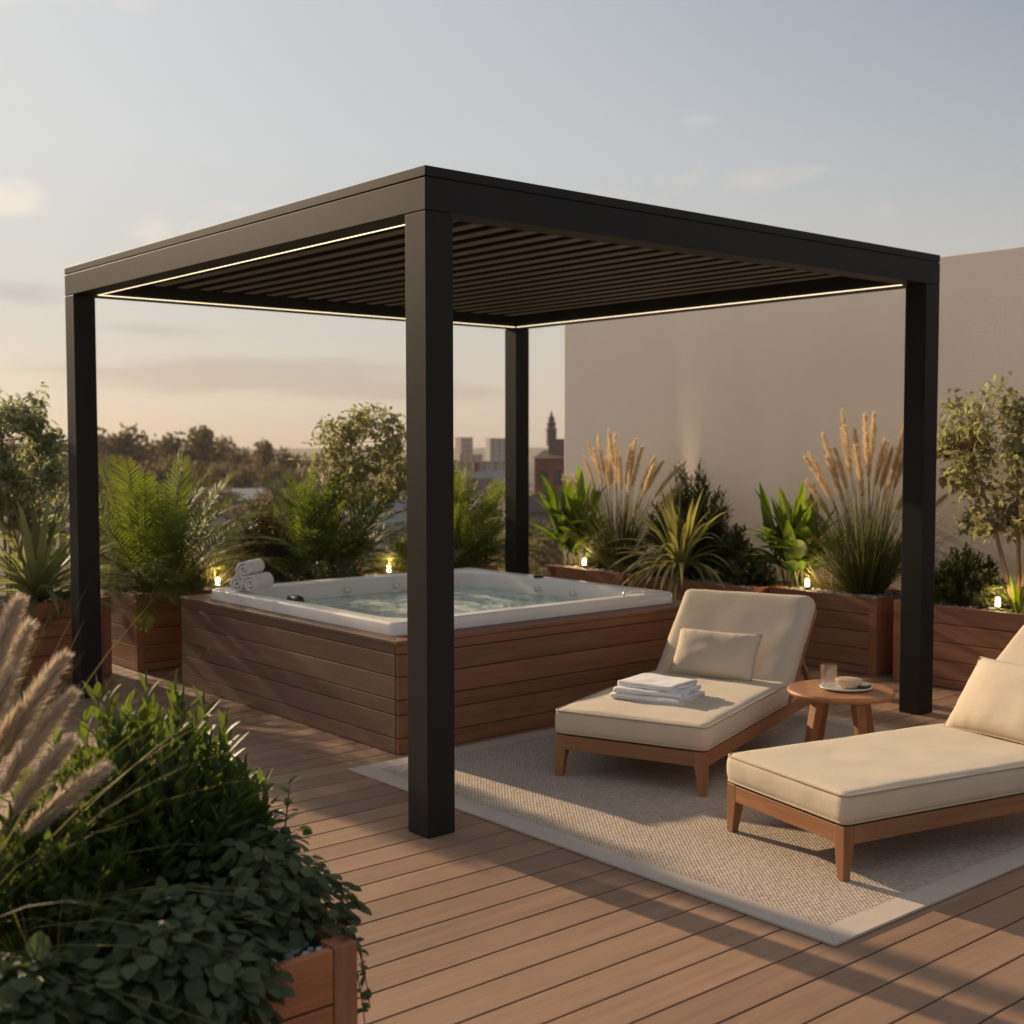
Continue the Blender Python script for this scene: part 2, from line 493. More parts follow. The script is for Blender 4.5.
    c = t.mix(t.math('MULTIPLY', m1, .9), c, t.mix(1.0, c, (1.30, 1.17, 1.06), 'MULTIPLY'))
    c = t.mix(t.math('MULTIPLY', m2, .85), c, t.mix(1.0, c, (.82, .79, .785), 'MULTIPLY'))
    t.link(c, bg.inputs[0]); bg.inputs[1].default_value = .092
    t.link(bg.outputs[0], out.inputs[0])
make_world()
sd = V((math.cos(R(SUN_AZ)) * math.cos(R(SUN_EL)), math.sin(R(SUN_AZ)) * math.cos(R(SUN_EL)), math.sin(R(SUN_EL))))
sl = bpy.data.lights.new('sun', 'SUN'); sl.energy = 4.2; sl.angle = R(.9); sl.color = (1.0, .74, .47)
so = bpy.data.objects.new('sun', sl); COL.objects.link(so)
so.rotation_euler = (-sd).to_track_quat('-Z', 'Y').to_euler()
so.location = (0, 20, 10)
SC.view_settings.view_transform = 'Standard'
try: SC.view_settings.look = 'None'
except Exception: pass
SC.view_settings.exposure = 0.55
SC.view_settings.gamma = 1

# ----------------------------------------------------------------------------
# terrace: deck, slab, wall
# ----------------------------------------------------------------------------
def build_deck():
    mb = MB()
    y = -7.0 - .005 + (-.708 + 7.0) % .1495
    while y < 4.9:
        mb.var = rnd.random()
        mb.box(-6.0, 4.94, y + .0035, y + .1495 - .0035, -.026, 0)
        y += .1495
    o = mb.build('deck', M['deck'], bevel=.0025); o['kind'] = 'structure'
    mb = MB(); mb.box(-6.0, 4.94, -7.0, 5.05, -.5, -.03)
    o = mb.build('terrace_slab', M['under']); o['kind'] = 'structure'
    mb = MB(); mb.box(-5.8, 5.4, -6.8, 4.9, -12, -.505)
    o = mb.build('building_below', M['city_wall']); o['kind'] = 'structure'
build_deck()

def build_wall():
    mb = MB(); mb.box(4.95, 5.2, -7.0, 4.62, -.5, 2.815)
    o = mb.build('rooftop_wall', M['wall'], bevel=.008)
    tag(o, 'tall plain beige rendered wall rising behind the planters on the right', 'wall')
build_wall()

# ----------------------------------------------------------------------------
# pergola
# ----------------------------------------------------------------------------
def build_pergola():
    LX, LY, W, HB, H = 3.585, 3.668, .133, 2.434, 2.60
    t = thing('pergola', 'black flat roofed metal pergola with louvred roof standing over the hot tub', 'pergola')
    for x, y in ((0, 0), (LX - W, 0), (0, LY - W), (LX - W, LY - W)):
        mb = MB(); mb.box(x, x + W, y, y + W, .002, HB - .004)
        mb.mat = 1; mb.box(x + .004, x + W - .004, y + .004, y + W - .004, HB - .004, HB)
        mb.build('post', [M['metal'], M['seam']], t, bevel=.003)
    def mitre(a, b, ia, ib, z0, z1, mat, name, gap=True, bev=.002):
        mb = MB()
        mb.hexa([V((*q, z0)) for q in (a, b, ib, ia)], [V((*q, z1)) for q in (a, b, ib, ia)])
        return mb.build(name, mat, t, bevel=bev)
    C4 = [(0, 0), (LX, 0), (LX, LY), (0, LY)]
    I4 = [(W, W), (LX - W, W), (LX - W, LY - W), (W, LY - W)]
    def ins(q, d):
        return (q[0] + (d if q[0] < 1 else -d), q[1] + (d if q[1] < 1 else -d))
    for i in range(4):
        j = (i + 1) % 4
        mitre(C4[i], C4[j], I4[i], I4[j], HB, 2.556, M['metal'], 'beam')
        sm = mitre(ins(C4[i], .006), ins(C4[j], .006), I4[i], I4[j], 2.556, 2.5615, M['seam'], 'shadow_gap', bev=0)
        mitre(C4[i], C4[j], I4[i], I4[j], 2.5615, H, M['metal'], 'roof_cap')
    # louvres run along y
    n = 21
    x0, x1 = W + .012, LX - W - .012
    p = (x1 - x0) / n
    for k in range(n):
        xa = x0 + p * k
        prof = [(.010, .066), (.036, .058), (.040, .004), (.046, 0), (.104, 0), (.110, .004), (.114, .058), (.160, .066), (.160, .072), (.010, .072)]
        mb = MB()
        sc = p / .153
        a = [V((xa + q[0] * sc, W + .003, 2.520 + q[1])) for q in prof]
        b = [V((xa + q[0] * sc, LY - W - .003, 2.520 + q[1])) for q in prof]
        m = len(prof)
        mb.add(a + b, [tuple(range(m)), tuple(range(2 * m - 1, m - 1, -1))] + [(i, m + i, m + (i + 1) % m, (i + 1) % m) for i in range(m)])
        mb.m = [1, 1] + [0 if i in (2, 3, 4) else 1 for i in range(m)]  # pale bounce-lit colour on the bottom faces, dark metal in the recesses
        mb.build('louvre', [M['louvre'], M['metal']], t)
    # LED strips tucked under the inner lip of three beams
    for q in ((W + .001, W + .020, W + .02, LY - W - .02), (LX - W - .012, LX - W - .001, W + .02, LY - W - .02),
              (W + .02, LX - W - .02, LY - W - .012, LY - W - .001)):
        mb = MB(); mb.box(q[0], q[1], q[2], q[3], HB + .0008, HB + .0060)
        mb.build('light_strip', M['led'], t)
build_pergola()

# ----------------------------------------------------------------------------
# hot tub
# ----------------------------------------------------------------------------
def rrect(x0, x1, y0, y1, r, n=8):
    pts = []
    for cx, cy, a0 in ((x1 - r, y1 - r, 0), (x0 + r, y1 - r, 90), (x0 + r, y0 + r, 180), (x1 - r, y0 + r, 270)):
        for k in range(n + 1):
            a = R(a0 + 90 * k / n)
            pts.append((cx + r * math.cos(a), cy + r * math.sin(a)))
    return pts

def build_tub():
    X0, X1, Y0, Y1, H = .67, 2.93, 1.16, 3.565, .571
    t = thing('hot_tub', 'square white hot tub sunk in a brown wood plank surround under the pergola', 'hot tub', (X0, Y0, 0))
    lx, ly = X1 - X0, Y1 - Y0
    rows = [(.004, .078), (.083, .194), (.199, .271), (.276, .387), (.392, .499), (.504, .549)]
    th = .022
    def side(name, along, mat, a0, a1, c0, c1):
        mb = MB()
        for z0, z1 in rows:
            mb.var = rnd.random()
            if along == 'x': mb.box(a0, a1, c0, c1, z0, z1)
            else: mb.box(c0, c1, a0, a1, z0, z1)
        mb.build(name, mat, t, bevel=.002)
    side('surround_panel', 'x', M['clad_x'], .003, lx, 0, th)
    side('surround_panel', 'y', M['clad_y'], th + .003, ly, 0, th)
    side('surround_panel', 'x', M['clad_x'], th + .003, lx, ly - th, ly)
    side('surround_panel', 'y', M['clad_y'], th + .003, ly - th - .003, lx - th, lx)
    mb = MB(); mb.box(th + .004, lx - th - .004, th + .004, ly - th - .004, .002, .40)
    mb.build('inner_frame', M['under'], t)
    mb = MB()
    e = .008; w = .26
    oc = [(-e, -e), (lx + e, -e), (lx + e, ly + e), (-e, ly + e)]; ic = [(.11, .165), (lx - .135, .165), (lx - .135, ly - .27), (.11, ly - .27)]
    for i in range(4):
        j = (i + 1) % 4
        mb = MB(); mb.var = rnd.random()
        mb.hexa([V((*q, .551)) for q in (oc[i], oc[j], ic[j], ic[i])], [V((*q, H)) for q in (oc[i], oc[j], ic[j], ic[i])])
        mb.build('top_trim', M['clad_x' if i % 2 == 0 else 'clad_y'], t, bevel=.003)
    # acrylic shell: rings from the outer lip down into the basin
    sx0, sx1, sy0, sy1 = .075, lx - .10, .135, ly - .24
    rings = [(0, H + .001, .05), (0, .622, .05), (.003, .631, .05), (.010, .6365, .05), (.022, .638, .05), (.075, .637, .08), (.105, .634, .20), (.118, .626, .24), (.126, .612, .26), (.15, .50, .28), (.18, .36, .28), (.42, .33, .2), (.44, .06, .2)]
    mb = MB()
    n = None
    for ins_, z, r in rings:
        pts = rrect(sx0 + ins_, sx1 - ins_, sy0 + ins_, sy1 - ins_, r)
        b = len(mb.v); m = len(pts)
        mb.v.extend([(x, y, z) for x, y in pts])
        if n is not None:
            for i in range(m):
                i2 = (i + 1) % m
                mb.face([n + i, n + i2, b + i2, b + i])
        n = b
    mb.face([n + i for i in range(m)])
    mb.build('shell', M['acryl'], t, smooth=True)
    # water
    mb = MB(); N = 110
    wx0, wx1, wy0, wy1 = sx0 + .145, sx1 - .145, sy0 + .145, sy1 - .145
    rr = .26
    idx = {}
    for j in range(N + 1):
        for i in range(N + 1):
            x = wx0 + (wx1 - wx0) * i / N; y = wy0 + (wy1 - wy0) * j / N
            dx = max(wx0 + rr - x, x - (wx1 - rr), 0); dy = max(wy0 + rr - y, y - (wy1 - rr), 0)
            L = math.hypot(dx, dy)
            if L > rr:
                k = rr / L
                x += (dx - dx * k) * (1 if x < (wx0 + wx1) / 2 else -1); y += (dy - dy * k) * (1 if y < (wy0 + wy1) / 2 else -1)
            h = .011 * noise.noise(V((x * 8, y * 8, 0))) + .007 * noise.noise(V((x * 19, y * 19, 4))) + .004 * noise.noise(V((x * 41, y * 41, 9)))
            mb.v.append((x, y, .528 + h))
    for j in range(N):
        for i in range(N):
            o = j * (N + 1) + i
            mb.face([o, o + 1, o + N + 2, o + N + 1])
    mb.build('water', M['water'], t, smooth=True)
    # headrest, control knob, grip
    def slab(prof, name, mat, loc, rz, ln, sm=True):
        mb = MB(); m = len(prof)
        vs = []
        S = 8
        for k in range(S + 1):
            u = -1 + 2 * k / S
            s_ = (1 - abs(u) ** 4) ** .5 * .5 + .5
            for q in prof: vs.append(V((u * ln / 2, q[0] * s_, q[1] * s_)))
        fs = [tuple(range(m))[::-1], tuple(S * m + i for i in range(m))]
        for k in range(S):
            for i in range(m):
                fs.append((k * m + i, k * m + (i + 1) % m, (k + 1) * m + (i + 1) % m, (k + 1) * m + i))
        mb.add(vs, fs)
        return mb.build(name, mat, t, smooth=sm, loc=loc, rotz=rz, bevel=0)
    pr = [(-.03, 0), (-.034, .016), (-.02, .034), (.0, .040), (.02, .030), (.028, .008), (.024, -.04), (.01, -.045)]
    slab(pr, 'headrest', M['black'], (sx0 + .12, 1.31, .628), R(-90), .15)
    mb = MB(); mb.lathe([(.0, 0), (.036, 0), (.04, .006), (.034, .012), (0, .013)], 24, sx=1.0, sy=1.0)
    mb.build('control_knob', M['black'], t, smooth=True, loc=(sx1 - .075, 1.32, .638))
    mb = MB()
    mb.tube([(-.09, 0, 0), (-.085, 0, .018), (-.06, 0, .028), (.06, 0, .028), (.085, 0, .018), (.09, 0, 0)], .009, 8)
    mb.build('grip', M['chrome'], t, smooth=True, loc=(1.86, sy0 + .06, .637))
    for (x, y, rz) in ((sx1 - .16, .9, 90), (sx1 - .16, 1.25, 90), (1.0, sy1 - .16, 0), (1.4, sy1 - .16, 0)):
        mb = MB(); Mx = Matrix.Rotation(R(rz), 4, 'Z') @ Matrix.Rotation(R(90), 4, 'X')
        mb.lathe([(0, 0), (.02, 0), (.024, .004), (.02, .008), (0, .008)], 16, Mx)
        mb.build('jet', M['chrome'], t, smooth=True, loc=(x, y, .57))
build_tub()

# ----------------------------------------------------------------------------
# soft goods helpers
# ----------------------------------------------------------------------------
def softbox(mb, lx, ly, lz, r, nx=24, ny=16, nz=5, bulge=.0, wob=.0, seed=0, M_=None, side_b=0.0):
    """rounded, slightly swollen box from (0,-ly/2,0) to (lx,ly/2,lz)"""
    faces = []
    def P(x, y, z):
        q = V((x, y, z))
        lo = V((r, -ly / 2 + r, r)); hi = V((lx - r, ly / 2 - r, lz - r))
        c = V((min(max(q.x, lo.x), hi.x), min(max(q.y, lo.y), hi.y), min(max(q.z, lo.z), hi.z)))
        d = q - c
        if d.length > 1e-9: q = c + d.normalized() * r
        u = 2 * x / lx - 1; v_ = 2 * y / ly; w = 2 * z / lz - 1
        fz = max(0, (1 - u ** 6)) * max(0, (1 - v_ ** 6))
        q.z += bulge * fz * w
        q.y += side_b * (1 - w * w) * v_ * abs(v_)
        q.x += side_b * (1 - w * w) * u * abs(u)
        if wob:
            nn = noise.noise_vector(V((x * 6, y * 6, z * 6 + seed))) + .5 * noise.noise_vector(V((x * 15, y * 15, z * 15 + seed)))
            q += nn * wob
        return M_ @ q if M_ is not None else q
    def grid(fn, na, nb, flip):
        b = len(mb.v)
        for j in range(nb + 1):
            for i in range(na + 1):
                mb.v.append(tuple(fn(i / na, j / nb)))
        for j in range(nb):
            for i in range(na):
                o = b + j * (na + 1) + i
                f = [o, o + 1, o + na + 2, o + na + 1]
                mb.face(f[::-1] if flip else f)
    def sm(t_, L):  # crowd samples into the rounded edge
        return L * (.5 - .5 * math.cos(math.pi * t_)) * .35 + L * t_ * .65
    grid(lambda a, b: P(sm(a, lx), sm(b, ly) - ly / 2, lz), nx, ny, False)
    grid(lambda a, b: P(sm(a, lx), sm(b, ly) - ly / 2, 0), nx, ny, True)
    grid(lambda a, b: P(sm(a, lx), -ly / 2, sm(b, lz)), nx, nz, False)
    grid(lambda a, b: P(sm(a, lx), ly / 2, sm(b, lz)), nx, nz, True)
    grid(lambda a, b: P(0, sm(a, ly) - ly / 2, sm(b, lz)), ny, nz, True)
    grid(lambda a, b: P(lx, sm(a, ly) - ly / 2, sm(b, lz)), ny, nz, False)

def weld(o, d=.0004):
    md = o.modifiers.new('weld', 'WELD'); md.merge_threshold = d
    return o

def loop_rect(lx, ly, z, r, inset=0.0, n=5):
    pts = rrect(inset, lx - inset, -ly / 2 + inset, ly / 2 - inset, r, n)
    return [(x, y, z) for x, y in pts] + [(pts[0][0], pts[0][1], z)]

# ----------------------------------------------------------------------------
# sun loungers
# ----------------------------------------------------------------------------
def sun_lounger(label, loc, rz, W, SL=1.17, BL=.60, ang=43):
    t = thing('sun_lounger', label, 'sun lounger', loc, rz, 'sun loungers on the rug')
    FL = 1.82; zt = .203; zb = .137; rh = .028
    hw = W / 2
    for s in (1, -1):
        mb = MB(); mb.var = rnd.random(); y0, y1 = sorted((s * hw, s * (hw - rh)))
        mb.box(.046, FL - .046, y0, y1, zb, zt); mb.build('side_rail', M['teak_x'], t, bevel=.003)
    for x in (0.001, FL - rh - .001):
        mb = MB(); mb.var = rnd.random(); mb.box(x, x + rh, -hw + .046, hw - .046, zb, zt - .001); mb.build('end_rail', M['teak_y'], t, bevel=.003)
    for x0, sx in ((0, 1), (FL, -1)):
        for s in (1, -1):
            mb = MB(); mb.var = rnd.random()
            a, b = .046, .052; c, d = .030, .034   # top and foot section
            def quad(kx, ky, z): return [V((x0 + sx * px, s * (hw - py), z)) for px, py in ((0, 0), (kx, 0), (kx, ky), (0, ky))]
            rings = [quad(c, d, .011), quad(a, b, zb), quad(a, b, zt + .001)]
            fs = [(3, 2, 1, 0), (8, 9, 10, 11)]
            for q in (0, 4): fs += [(q + i, q + (i + 1) % 4, q + 4 + (i + 1) % 4, q + 4 + i) for i in range(4)]
            mb.add(rings[0] + rings[1] + rings[2], fs)
            if sx * s < 0: mb.f = [f[::-1] for f in mb.f]
            mb.build('leg', M['teak_z'], t, bevel=.003)
    mb = MB()
    for k in range(9):
        mb.var = rnd.random(); x = .06 + k * .125; mb.box(x, x + .085, -hw + rh + .002, hw - rh - .002, zt - .022, zt - .004)
    mb.build('slat_base', M['teak_y'], t)
    mb = MB(); softbox(mb, SL, W + .006, .116, .026, 40, 24, 6, .007, .0032, U(0, 50), None, .006)
    cu = weld(mb.build('seat_cushion', M['fabric'], t, smooth=True, loc=(-.004, 0, zt + .003)))
    mb = MB(); mb.tube([(x, y, z) for x, y, z in loop_rect(SL, W + .006, .108, .03, -.001)], .0042, 6, False)
    mb.build('piping', M['piping'], cu, smooth=True)
    mb = MB(); mb.tube([(x, y, z) for x, y, z in loop_rect(SL, W + .006, .010, .03, -.001)], .0042, 6, False)
    mb.build('piping', M['piping'], cu, smooth=True)
    # raised back
    bk = bpy.data.objects.new('backrest', None); COL.objects.link(bk); bk.parent = t
    bk.location = (SL + .03, 0, zt + .008); bk.rotation_euler = (0, -R(ang), 0)
    for s in (1, -1):
        mb = MB(); mb.box(-.03, BL + .03, *sorted((s * (hw - .004), s * (hw - .034))), -.03, .004)
        mb.build('back_frame', M['teak_x'], bk, bevel=.003)
    mb = MB()
    for k in range(5): mb.box(.02 + k * .125, .105 + k * .125, -hw + .037, hw - .037, -.022, -.004)
    mb.build('back_slat', M['teak_y'], bk)
    mb = MB(); softbox(mb, BL + .04, W, .115, .036, 28, 24, 6, .008, .0036, U(0, 50), None, .007)
    weld(mb.build('back_cushion', M['fabric'], bk, smooth=True, loc=(-.005, 0, .006)))
    # prop behind the back
    for s in (1, -1):
        mb = MB(); y0, y1 = sorted((s * (hw - .036), s * (hw - .062)))
        ax = SL + .03 + math.cos(R(ang)) * BL * .62; az = zt + math.sin(R(ang)) * BL * .62
        bx = SL + .56; bz = zt - .01
        d = V((bx - ax, 0, bz - az)).normalized(); n_ = V((d.z, 0, -d.x)) * .015
        A, B = V((ax, 0, az - .02)), V((bx, 0, bz))
        mb.hexa([V((q.x, yy, q.z)) for q, yy in ((A - n_, y0), (A + n_, y0), (A + n_, y1), (A - n_, y1))], [V((q.x, yy, q.z)) for q, yy in ((B - n_, y0), (B + n_, y0), (B + n_, y1), (B - n_, y1))])
        mb.build('back_prop', M['teak_x'], t, bevel=.002)
    return t

L1 = dict(loc=(1.118, .012, 0), rz=R(20), W=.735)
L2 = dict(loc=(.88, -1.026, 0), rz=R(-12.5), W=.665)
sun_lounger('cream cushioned teak sun lounger with folded white towels on its seat', L1['loc'], L1['rz'], L1['W'])
sun_lounger('nearer cream cushioned teak sun lounger holding only one big pillow, at the right edge', L2['loc'], L2['rz'], L2['W'], 1.19, .66, 40)

def pillow(label, w, h, th, seed):
    mb = MB(); N = 26; K = 18
    for side in (1, -1):
        b = len(mb.v)
        for j in range(K + 1):
            for i in range(N + 1):
                u = -1 + 2 * i / N; v_ = -1 + 2 * j / K
                e = max(0, (1 - abs(u) ** 3.2)) ** .6 * max(0, (1 - abs(v_) ** 3.0)) ** .6
                pin = 1 - .055 * (1 - u * u) * v_ * v_
                pin2 = 1 - .045 * (1 - v_ * v_) * u * u
                pk = 1.0 + .10 * noise.noise(V((u * 2.2, v_ * 2.2, seed)))
                edge = (abs(u) ** 4 + abs(v_) ** 4)
                cr = .006 * noise.noise(V((u * 9, v_ * 5, seed + 7))) * min(1, edge + .15)
                mb.v.append((u * w / 2 * pin2, v_ * h / 2 * pin, side * (th / 2 * e * pk + cr * (e > .02))))
        for j in range(K):
            for i in range(N):
                o = b + j * (N + 1) + i
                f = [o, o + 1, o + N + 2, o + N + 1]
                mb.face(f if side > 0 else f[::-1])
    o = mb.build('pillow', M['pillow'], None, smooth=True)
    weld(o, .0015)
    mb2 = MB(); 
    pts = []
    for k in range(65):
        s_ = k / 64 * 4
        e = int(s_) % 4; f = s_ - int(s_)
        u, v_ = [( -1 + 2 * f, -1), (1, -1 + 2 * f), (1 - 2 * f, 1), (-1, 1 - 2 * f)][e]
        pts.append((u * w / 2 * (1 - .045 * (1 - v_ * v_) * u * u), v_ * h / 2 * (1 - .055 * (1 - u * u) * v_ * v_), 0))
    mb2.tube(pts, .0032, 5, False); mb2.build('seam_piping', M['piping'], o, smooth=True)
    tag(o, label, 'pillow', 'pillows on the loungers')
    return o

def place_on_back(o, L, s, lean, z, yoff=0.0, roll=0.0):
    ca, sa = math.cos(L['rz']), math.sin(L['rz'])
    # local frame: pillow width -> lounger y, pillow height -> up the back, normal -> towards the foot
    ax = V((ca, sa, 0)); ay = V((-sa, ca, 0))
    upb = (ax * math.cos(R(lean)) + V((0, 0, 1)) * math.sin(R(lean)))
    nn = (-ay).cross(upb)
    m = Matrix.Identity(4)
    wv = -ay
    for i in range(3): m[i][0], m[i][1], m[i][2] = wv[i], upb[i], nn[i]
    m = m @ Matrix.Rotation(R(roll), 4, 'Z')
    P = V(L['loc']) + ax * s + ay * yoff
    m[0][3], m[1][3], m[2][3] = P.x, P.y, z
    o.matrix_world = m

p1 = pillow('small oblong cream pillow leaning on the lounger with the towels', .46, .27, .11, 1.3)
place_on_back(p1, L1, 1.125, 57, .440, .015, -1)
p2 = pillow('large square cream pillow with creases on the empty lounger, at the right edge', .56, .36, .14, 8.1)
place_on_back(p2, L2, 1.225, 52, .468, -.005, 1)

# folded towels: a thick strip folded over, extruded
def strip_solid(mb, line, th, y0, y1, ny=10, wob=.002, seed=0.0):
    n = len(line); L = [V((q[0], 0, q[1])) for q in line]
    a, b = [], []
    for i in range(n):
        d = (L[min(i + 1, n - 1)] - L[max(i - 1, 0)]).normalized()
        nn = V((-d.z, 0, d.x)) * th / 2
        a.append(L[i] + nn); b.append(L[i] - nn)
    ring = a + b[::-1]; m = len(ring)
    base = len(mb.v)
    for k in range(ny + 1):
        y = y0 + (y1 - y0) * k / ny
        e = 1 - .25 * max(0, abs(2 * k / ny - 1) - .85) / .15
        for q in ring:
            w = noise.noise_vector(V((q.x * 14, y * 14, q.z * 60 + seed))) * wob
            mb.v.append((q.x + w.x, y + w.y, q.z + w.z))
    for k in range(ny):
        for i in range(m):
            i2 = (i + 1) % m
            mb.face([base + k * m + i, base + k * m + i2, base + (k + 1) * m + i2, base + (k + 1) * m + i])
    mb.face([base + i for i in range(m)][::-1]); mb.face([base + ny * m + i for i in range(m)])

def folded_towel(label, loc, rz, lx, ly, seed, lay=3, th=.0085):
    mb = MB(); line = []
    g = th * 1.03
    for k in range(lay):
        z = th / 2 + k * g
        xs = [i / 12 * lx for i in range(13)]
        if k % 2: xs = xs[::-1]
        for x in xs: line.append((x, z))
        if k < lay - 1:
            x = lx if k % 2 == 0 else 0; sgn = 1 if k % 2 == 0 else -1
            for a in (-50, 0, 50): line.append((x + sgn * g / 2 * math.cos(R(a)), z + g / 2 + g / 2 * math.sin(R(a))))
    strip_solid(mb, [(x - lx / 2, z) for x, z in line], th * .93, -ly / 2, ly / 2, 22, .006, seed)
    o = mb.build('folded_towel', M['terry'], None, smooth=True, loc=loc, rotz=rz)
    tag(o, label, 'towel', 'folded towels on the lounger')
    return o
ca, sa = math.cos(L1['rz']), math.sin(L1['rz'])
def on_l1(x, y): return (L1['loc'][0] + ca * x - sa * y, L1['loc'][1] + sa * x + ca * y)
tx, ty = on_l1(.45, .05)
zz = .329
folded_towel('bottom folded white towel of the stack on the lounger seat', (tx, ty, zz), L1['rz'] + R(-3), .29, .36, 1.0)
folded_towel('middle folded white towel of the stack on the lounger seat', (tx + .005, ty + .005, zz + .0265), L1['rz'] + R(2), .275, .34, 5.0)
folded_towel('topmost folded white towel of the stack on the lounger seat', (tx + .015, ty + .02, zz + .053), L1['rz'] + R(-9), .25, .29, 9.0, 2, .012)

def rolled_towel(label, P, rz, rad, ln, seed):
    mb = MB(); line = []
    turns = 2.2; pitch = rad / (turns + .25)
    n = 80
    for i in range(n + 1):
        a = 2 * math.pi * turns * i / n
        r = pitch * .28 + pitch * a / (2 * math.pi)
        line.append((r * math.cos(a + seed), r * math.sin(a + seed)))
    strip_solid(mb, line, pitch * .66, -ln / 2, ln / 2, 8, .0016, seed)
    o = mb.build('rolled_towel', M['terry'], None, smooth=True, loc=P, rotz=rz)
    tag(o, label, 'towel', 'rolled towels on the tub rim')
rtz = .638; rr_ = .052
tax = R(33)          # direction of the rolls
rdir = V((math.cos(tax), math.sin(tax), 0)); rside = V((math.sin(tax), -math.cos(tax), 0))
c1 = V((.855, 3.02, 0))
for lab, k, dz, ln, fwd_, sd_ in (('white rolled towel lowest on the left in the trio on the tub rim', -.0535, 0, .16, .03, .4),
                        ('white rolled towel lowest on the right in the trio on the tub rim', .0535, 0, .22, .03, 2.0),
                        ('white rolled towel on top of the two others on the tub rim', .002, .088, .21, .035, 4.1)):
    q = c1 + rside * k + rdir * fwd_
    rolled_towel(lab, (q.x, q.y, rtz + rr_ + .001 + dz), tax - math.pi / 2 + R(sd_ - 2), rr_, ln, sd_)

# ----------------------------------------------------------------------------
# rug
# ----------------------------------------------------------------------------
def build_rug():
    x0, x1, y0, y1 = .325, 3.0, -1.66, 1.08
    t = thing('rug', 'beige woven outdoor rug with plain border under the sun loungers', 'rug', (x0, y0, 0))
    lx, ly = x1 - x0, y1 - y0; b = .105
    mb = MB(); mb.box(b, lx - b, b, ly - b, .002, .010); mb.build('woven_field', M['rug'], t)
    mb = MB()
    o_ = [(0, 0), (lx, 0), (lx, ly), (0, ly)]; i_ = [(b, b), (lx - b, b), (lx - b, ly - b), (b, ly - b)]
    for k in range(4):
        j = (k + 1) % 4
        mb.hexa([V((*q, .0015)) for q in (o_[k], o_[j], i_[j], i_[k])], [V((*q, .0108)) for q in (o_[k], o_[j], i_[j], i_[k])])
    mb.build('border', M['rug_edge'], t, bevel=.002)
build_rug()

# ----------------------------------------------------------------------------
# side table and what stands on it
# ----------------------------------------------------------------------------
TX, TY, TZ = 2.10, -.42, .39
def build_table():
    t = thing('side_table', 'round teak side table with splayed legs between the two loungers', 'side table', (TX, TY, 0))
    mb = MB(); mb.var = .5
    mb.lathe([(0, TZ - .03), (.228, TZ - .03), (.243, TZ - .024), (.248, TZ - .012), (.245, TZ - .003), (.238, TZ), (0, TZ)], 64)
    mb.build('tabletop', M['teak_top'], t, bevel=0)
    for a in (10, 100, 190, 280):
        ar_ = R(a - 28); d = V((math.cos(ar_), math.sin(ar_), 0)); s_ = V((-d.y, d.x, 0))
        mb = MB(); mb.var = rnd.random()
        T = d * .125; B = d * .195
        mb.hexa([V((0, 0, .011)) + B + s_ * a_ * .021 + d * b_ * .016 for a_, b_ in ((-1, -1), (1, -1), (1, 1), (-1, 1))],
                [V((0, 0, TZ - .031)) + T + s_ * a_ * .028 + d * b_ * .022 for a_, b_ in ((-1, -1), (1, -1), (1, 1), (-1, 1))])
        mb.f = [f[::-1] for f in mb.f]
        mb.build('leg', M['teak_z'], t, bevel=.004)
build_table()
cr = V((math.sin(YAW), -math.cos(YAW), 0)); cf = V((math.cos(YAW), math.sin(YAW), 0))
def tpos(a, b, z=0): q = V((TX, TY, 0)) + cr * a + cf * b; return (q.x, q.y, TZ + z)
mb = MB(); mb.lathe([(0, .001), (.09, .001), (.118, .009), (.125, .016), (.121, .017), (.10, .010), (.0, .006)], 48, sx=1.0, sy=.8)
tag(mb.build('tray', M['china'], None, smooth=True, loc=tpos(.02, -.02), rotz=YAW - math.pi / 2), 'low white oval tray on the round side table', 'tray')
mb = MB(); mb.lathe([(0, 0), (.034, 0), (.038, .004), (.040, .1), (.0385, .1015), (.037, .1), (.035, .012), (0, .010)], 40)
tag(mb.build('drinking_glass', M['glass'], None, smooth=True, loc=tpos(-.055, .01, .0085)), 'clear empty drinking glass on the white tray', 'glass')
mb = MB(); mb.lathe([(0, 0), (.03, 0), (.045, .012), (.058, .03), (.062, .042), (.058, .044)], 40)
mb.mat = 1; mb.lathe([(.058, .0435), (.052, .040), (.03, .036), (0, .035)], 40)
tag(mb.build('bowl', [M['bowl'], M['bowl_in']], None, smooth=True, loc=tpos(.03, -.03, .0085)), 'small beige stoneware bowl in the middle of the white tray', 'bowl')
mb = MB(); mb.lathe([(0, 0), (.03, 0), (.04, .006), (.041, .016), (.038, .018)], 32)
mb.mat = 1; mb.lathe([(.038, .0175), (.036, .022), (.0, .026)], 32)
tag(mb.build('dish', [M['bowl_dark'], M['bowl_in']], None, smooth=True, loc=tpos(.092, -.035, .0105)), 'small dark dish with a pale top at the right end of the white tray', 'dish')

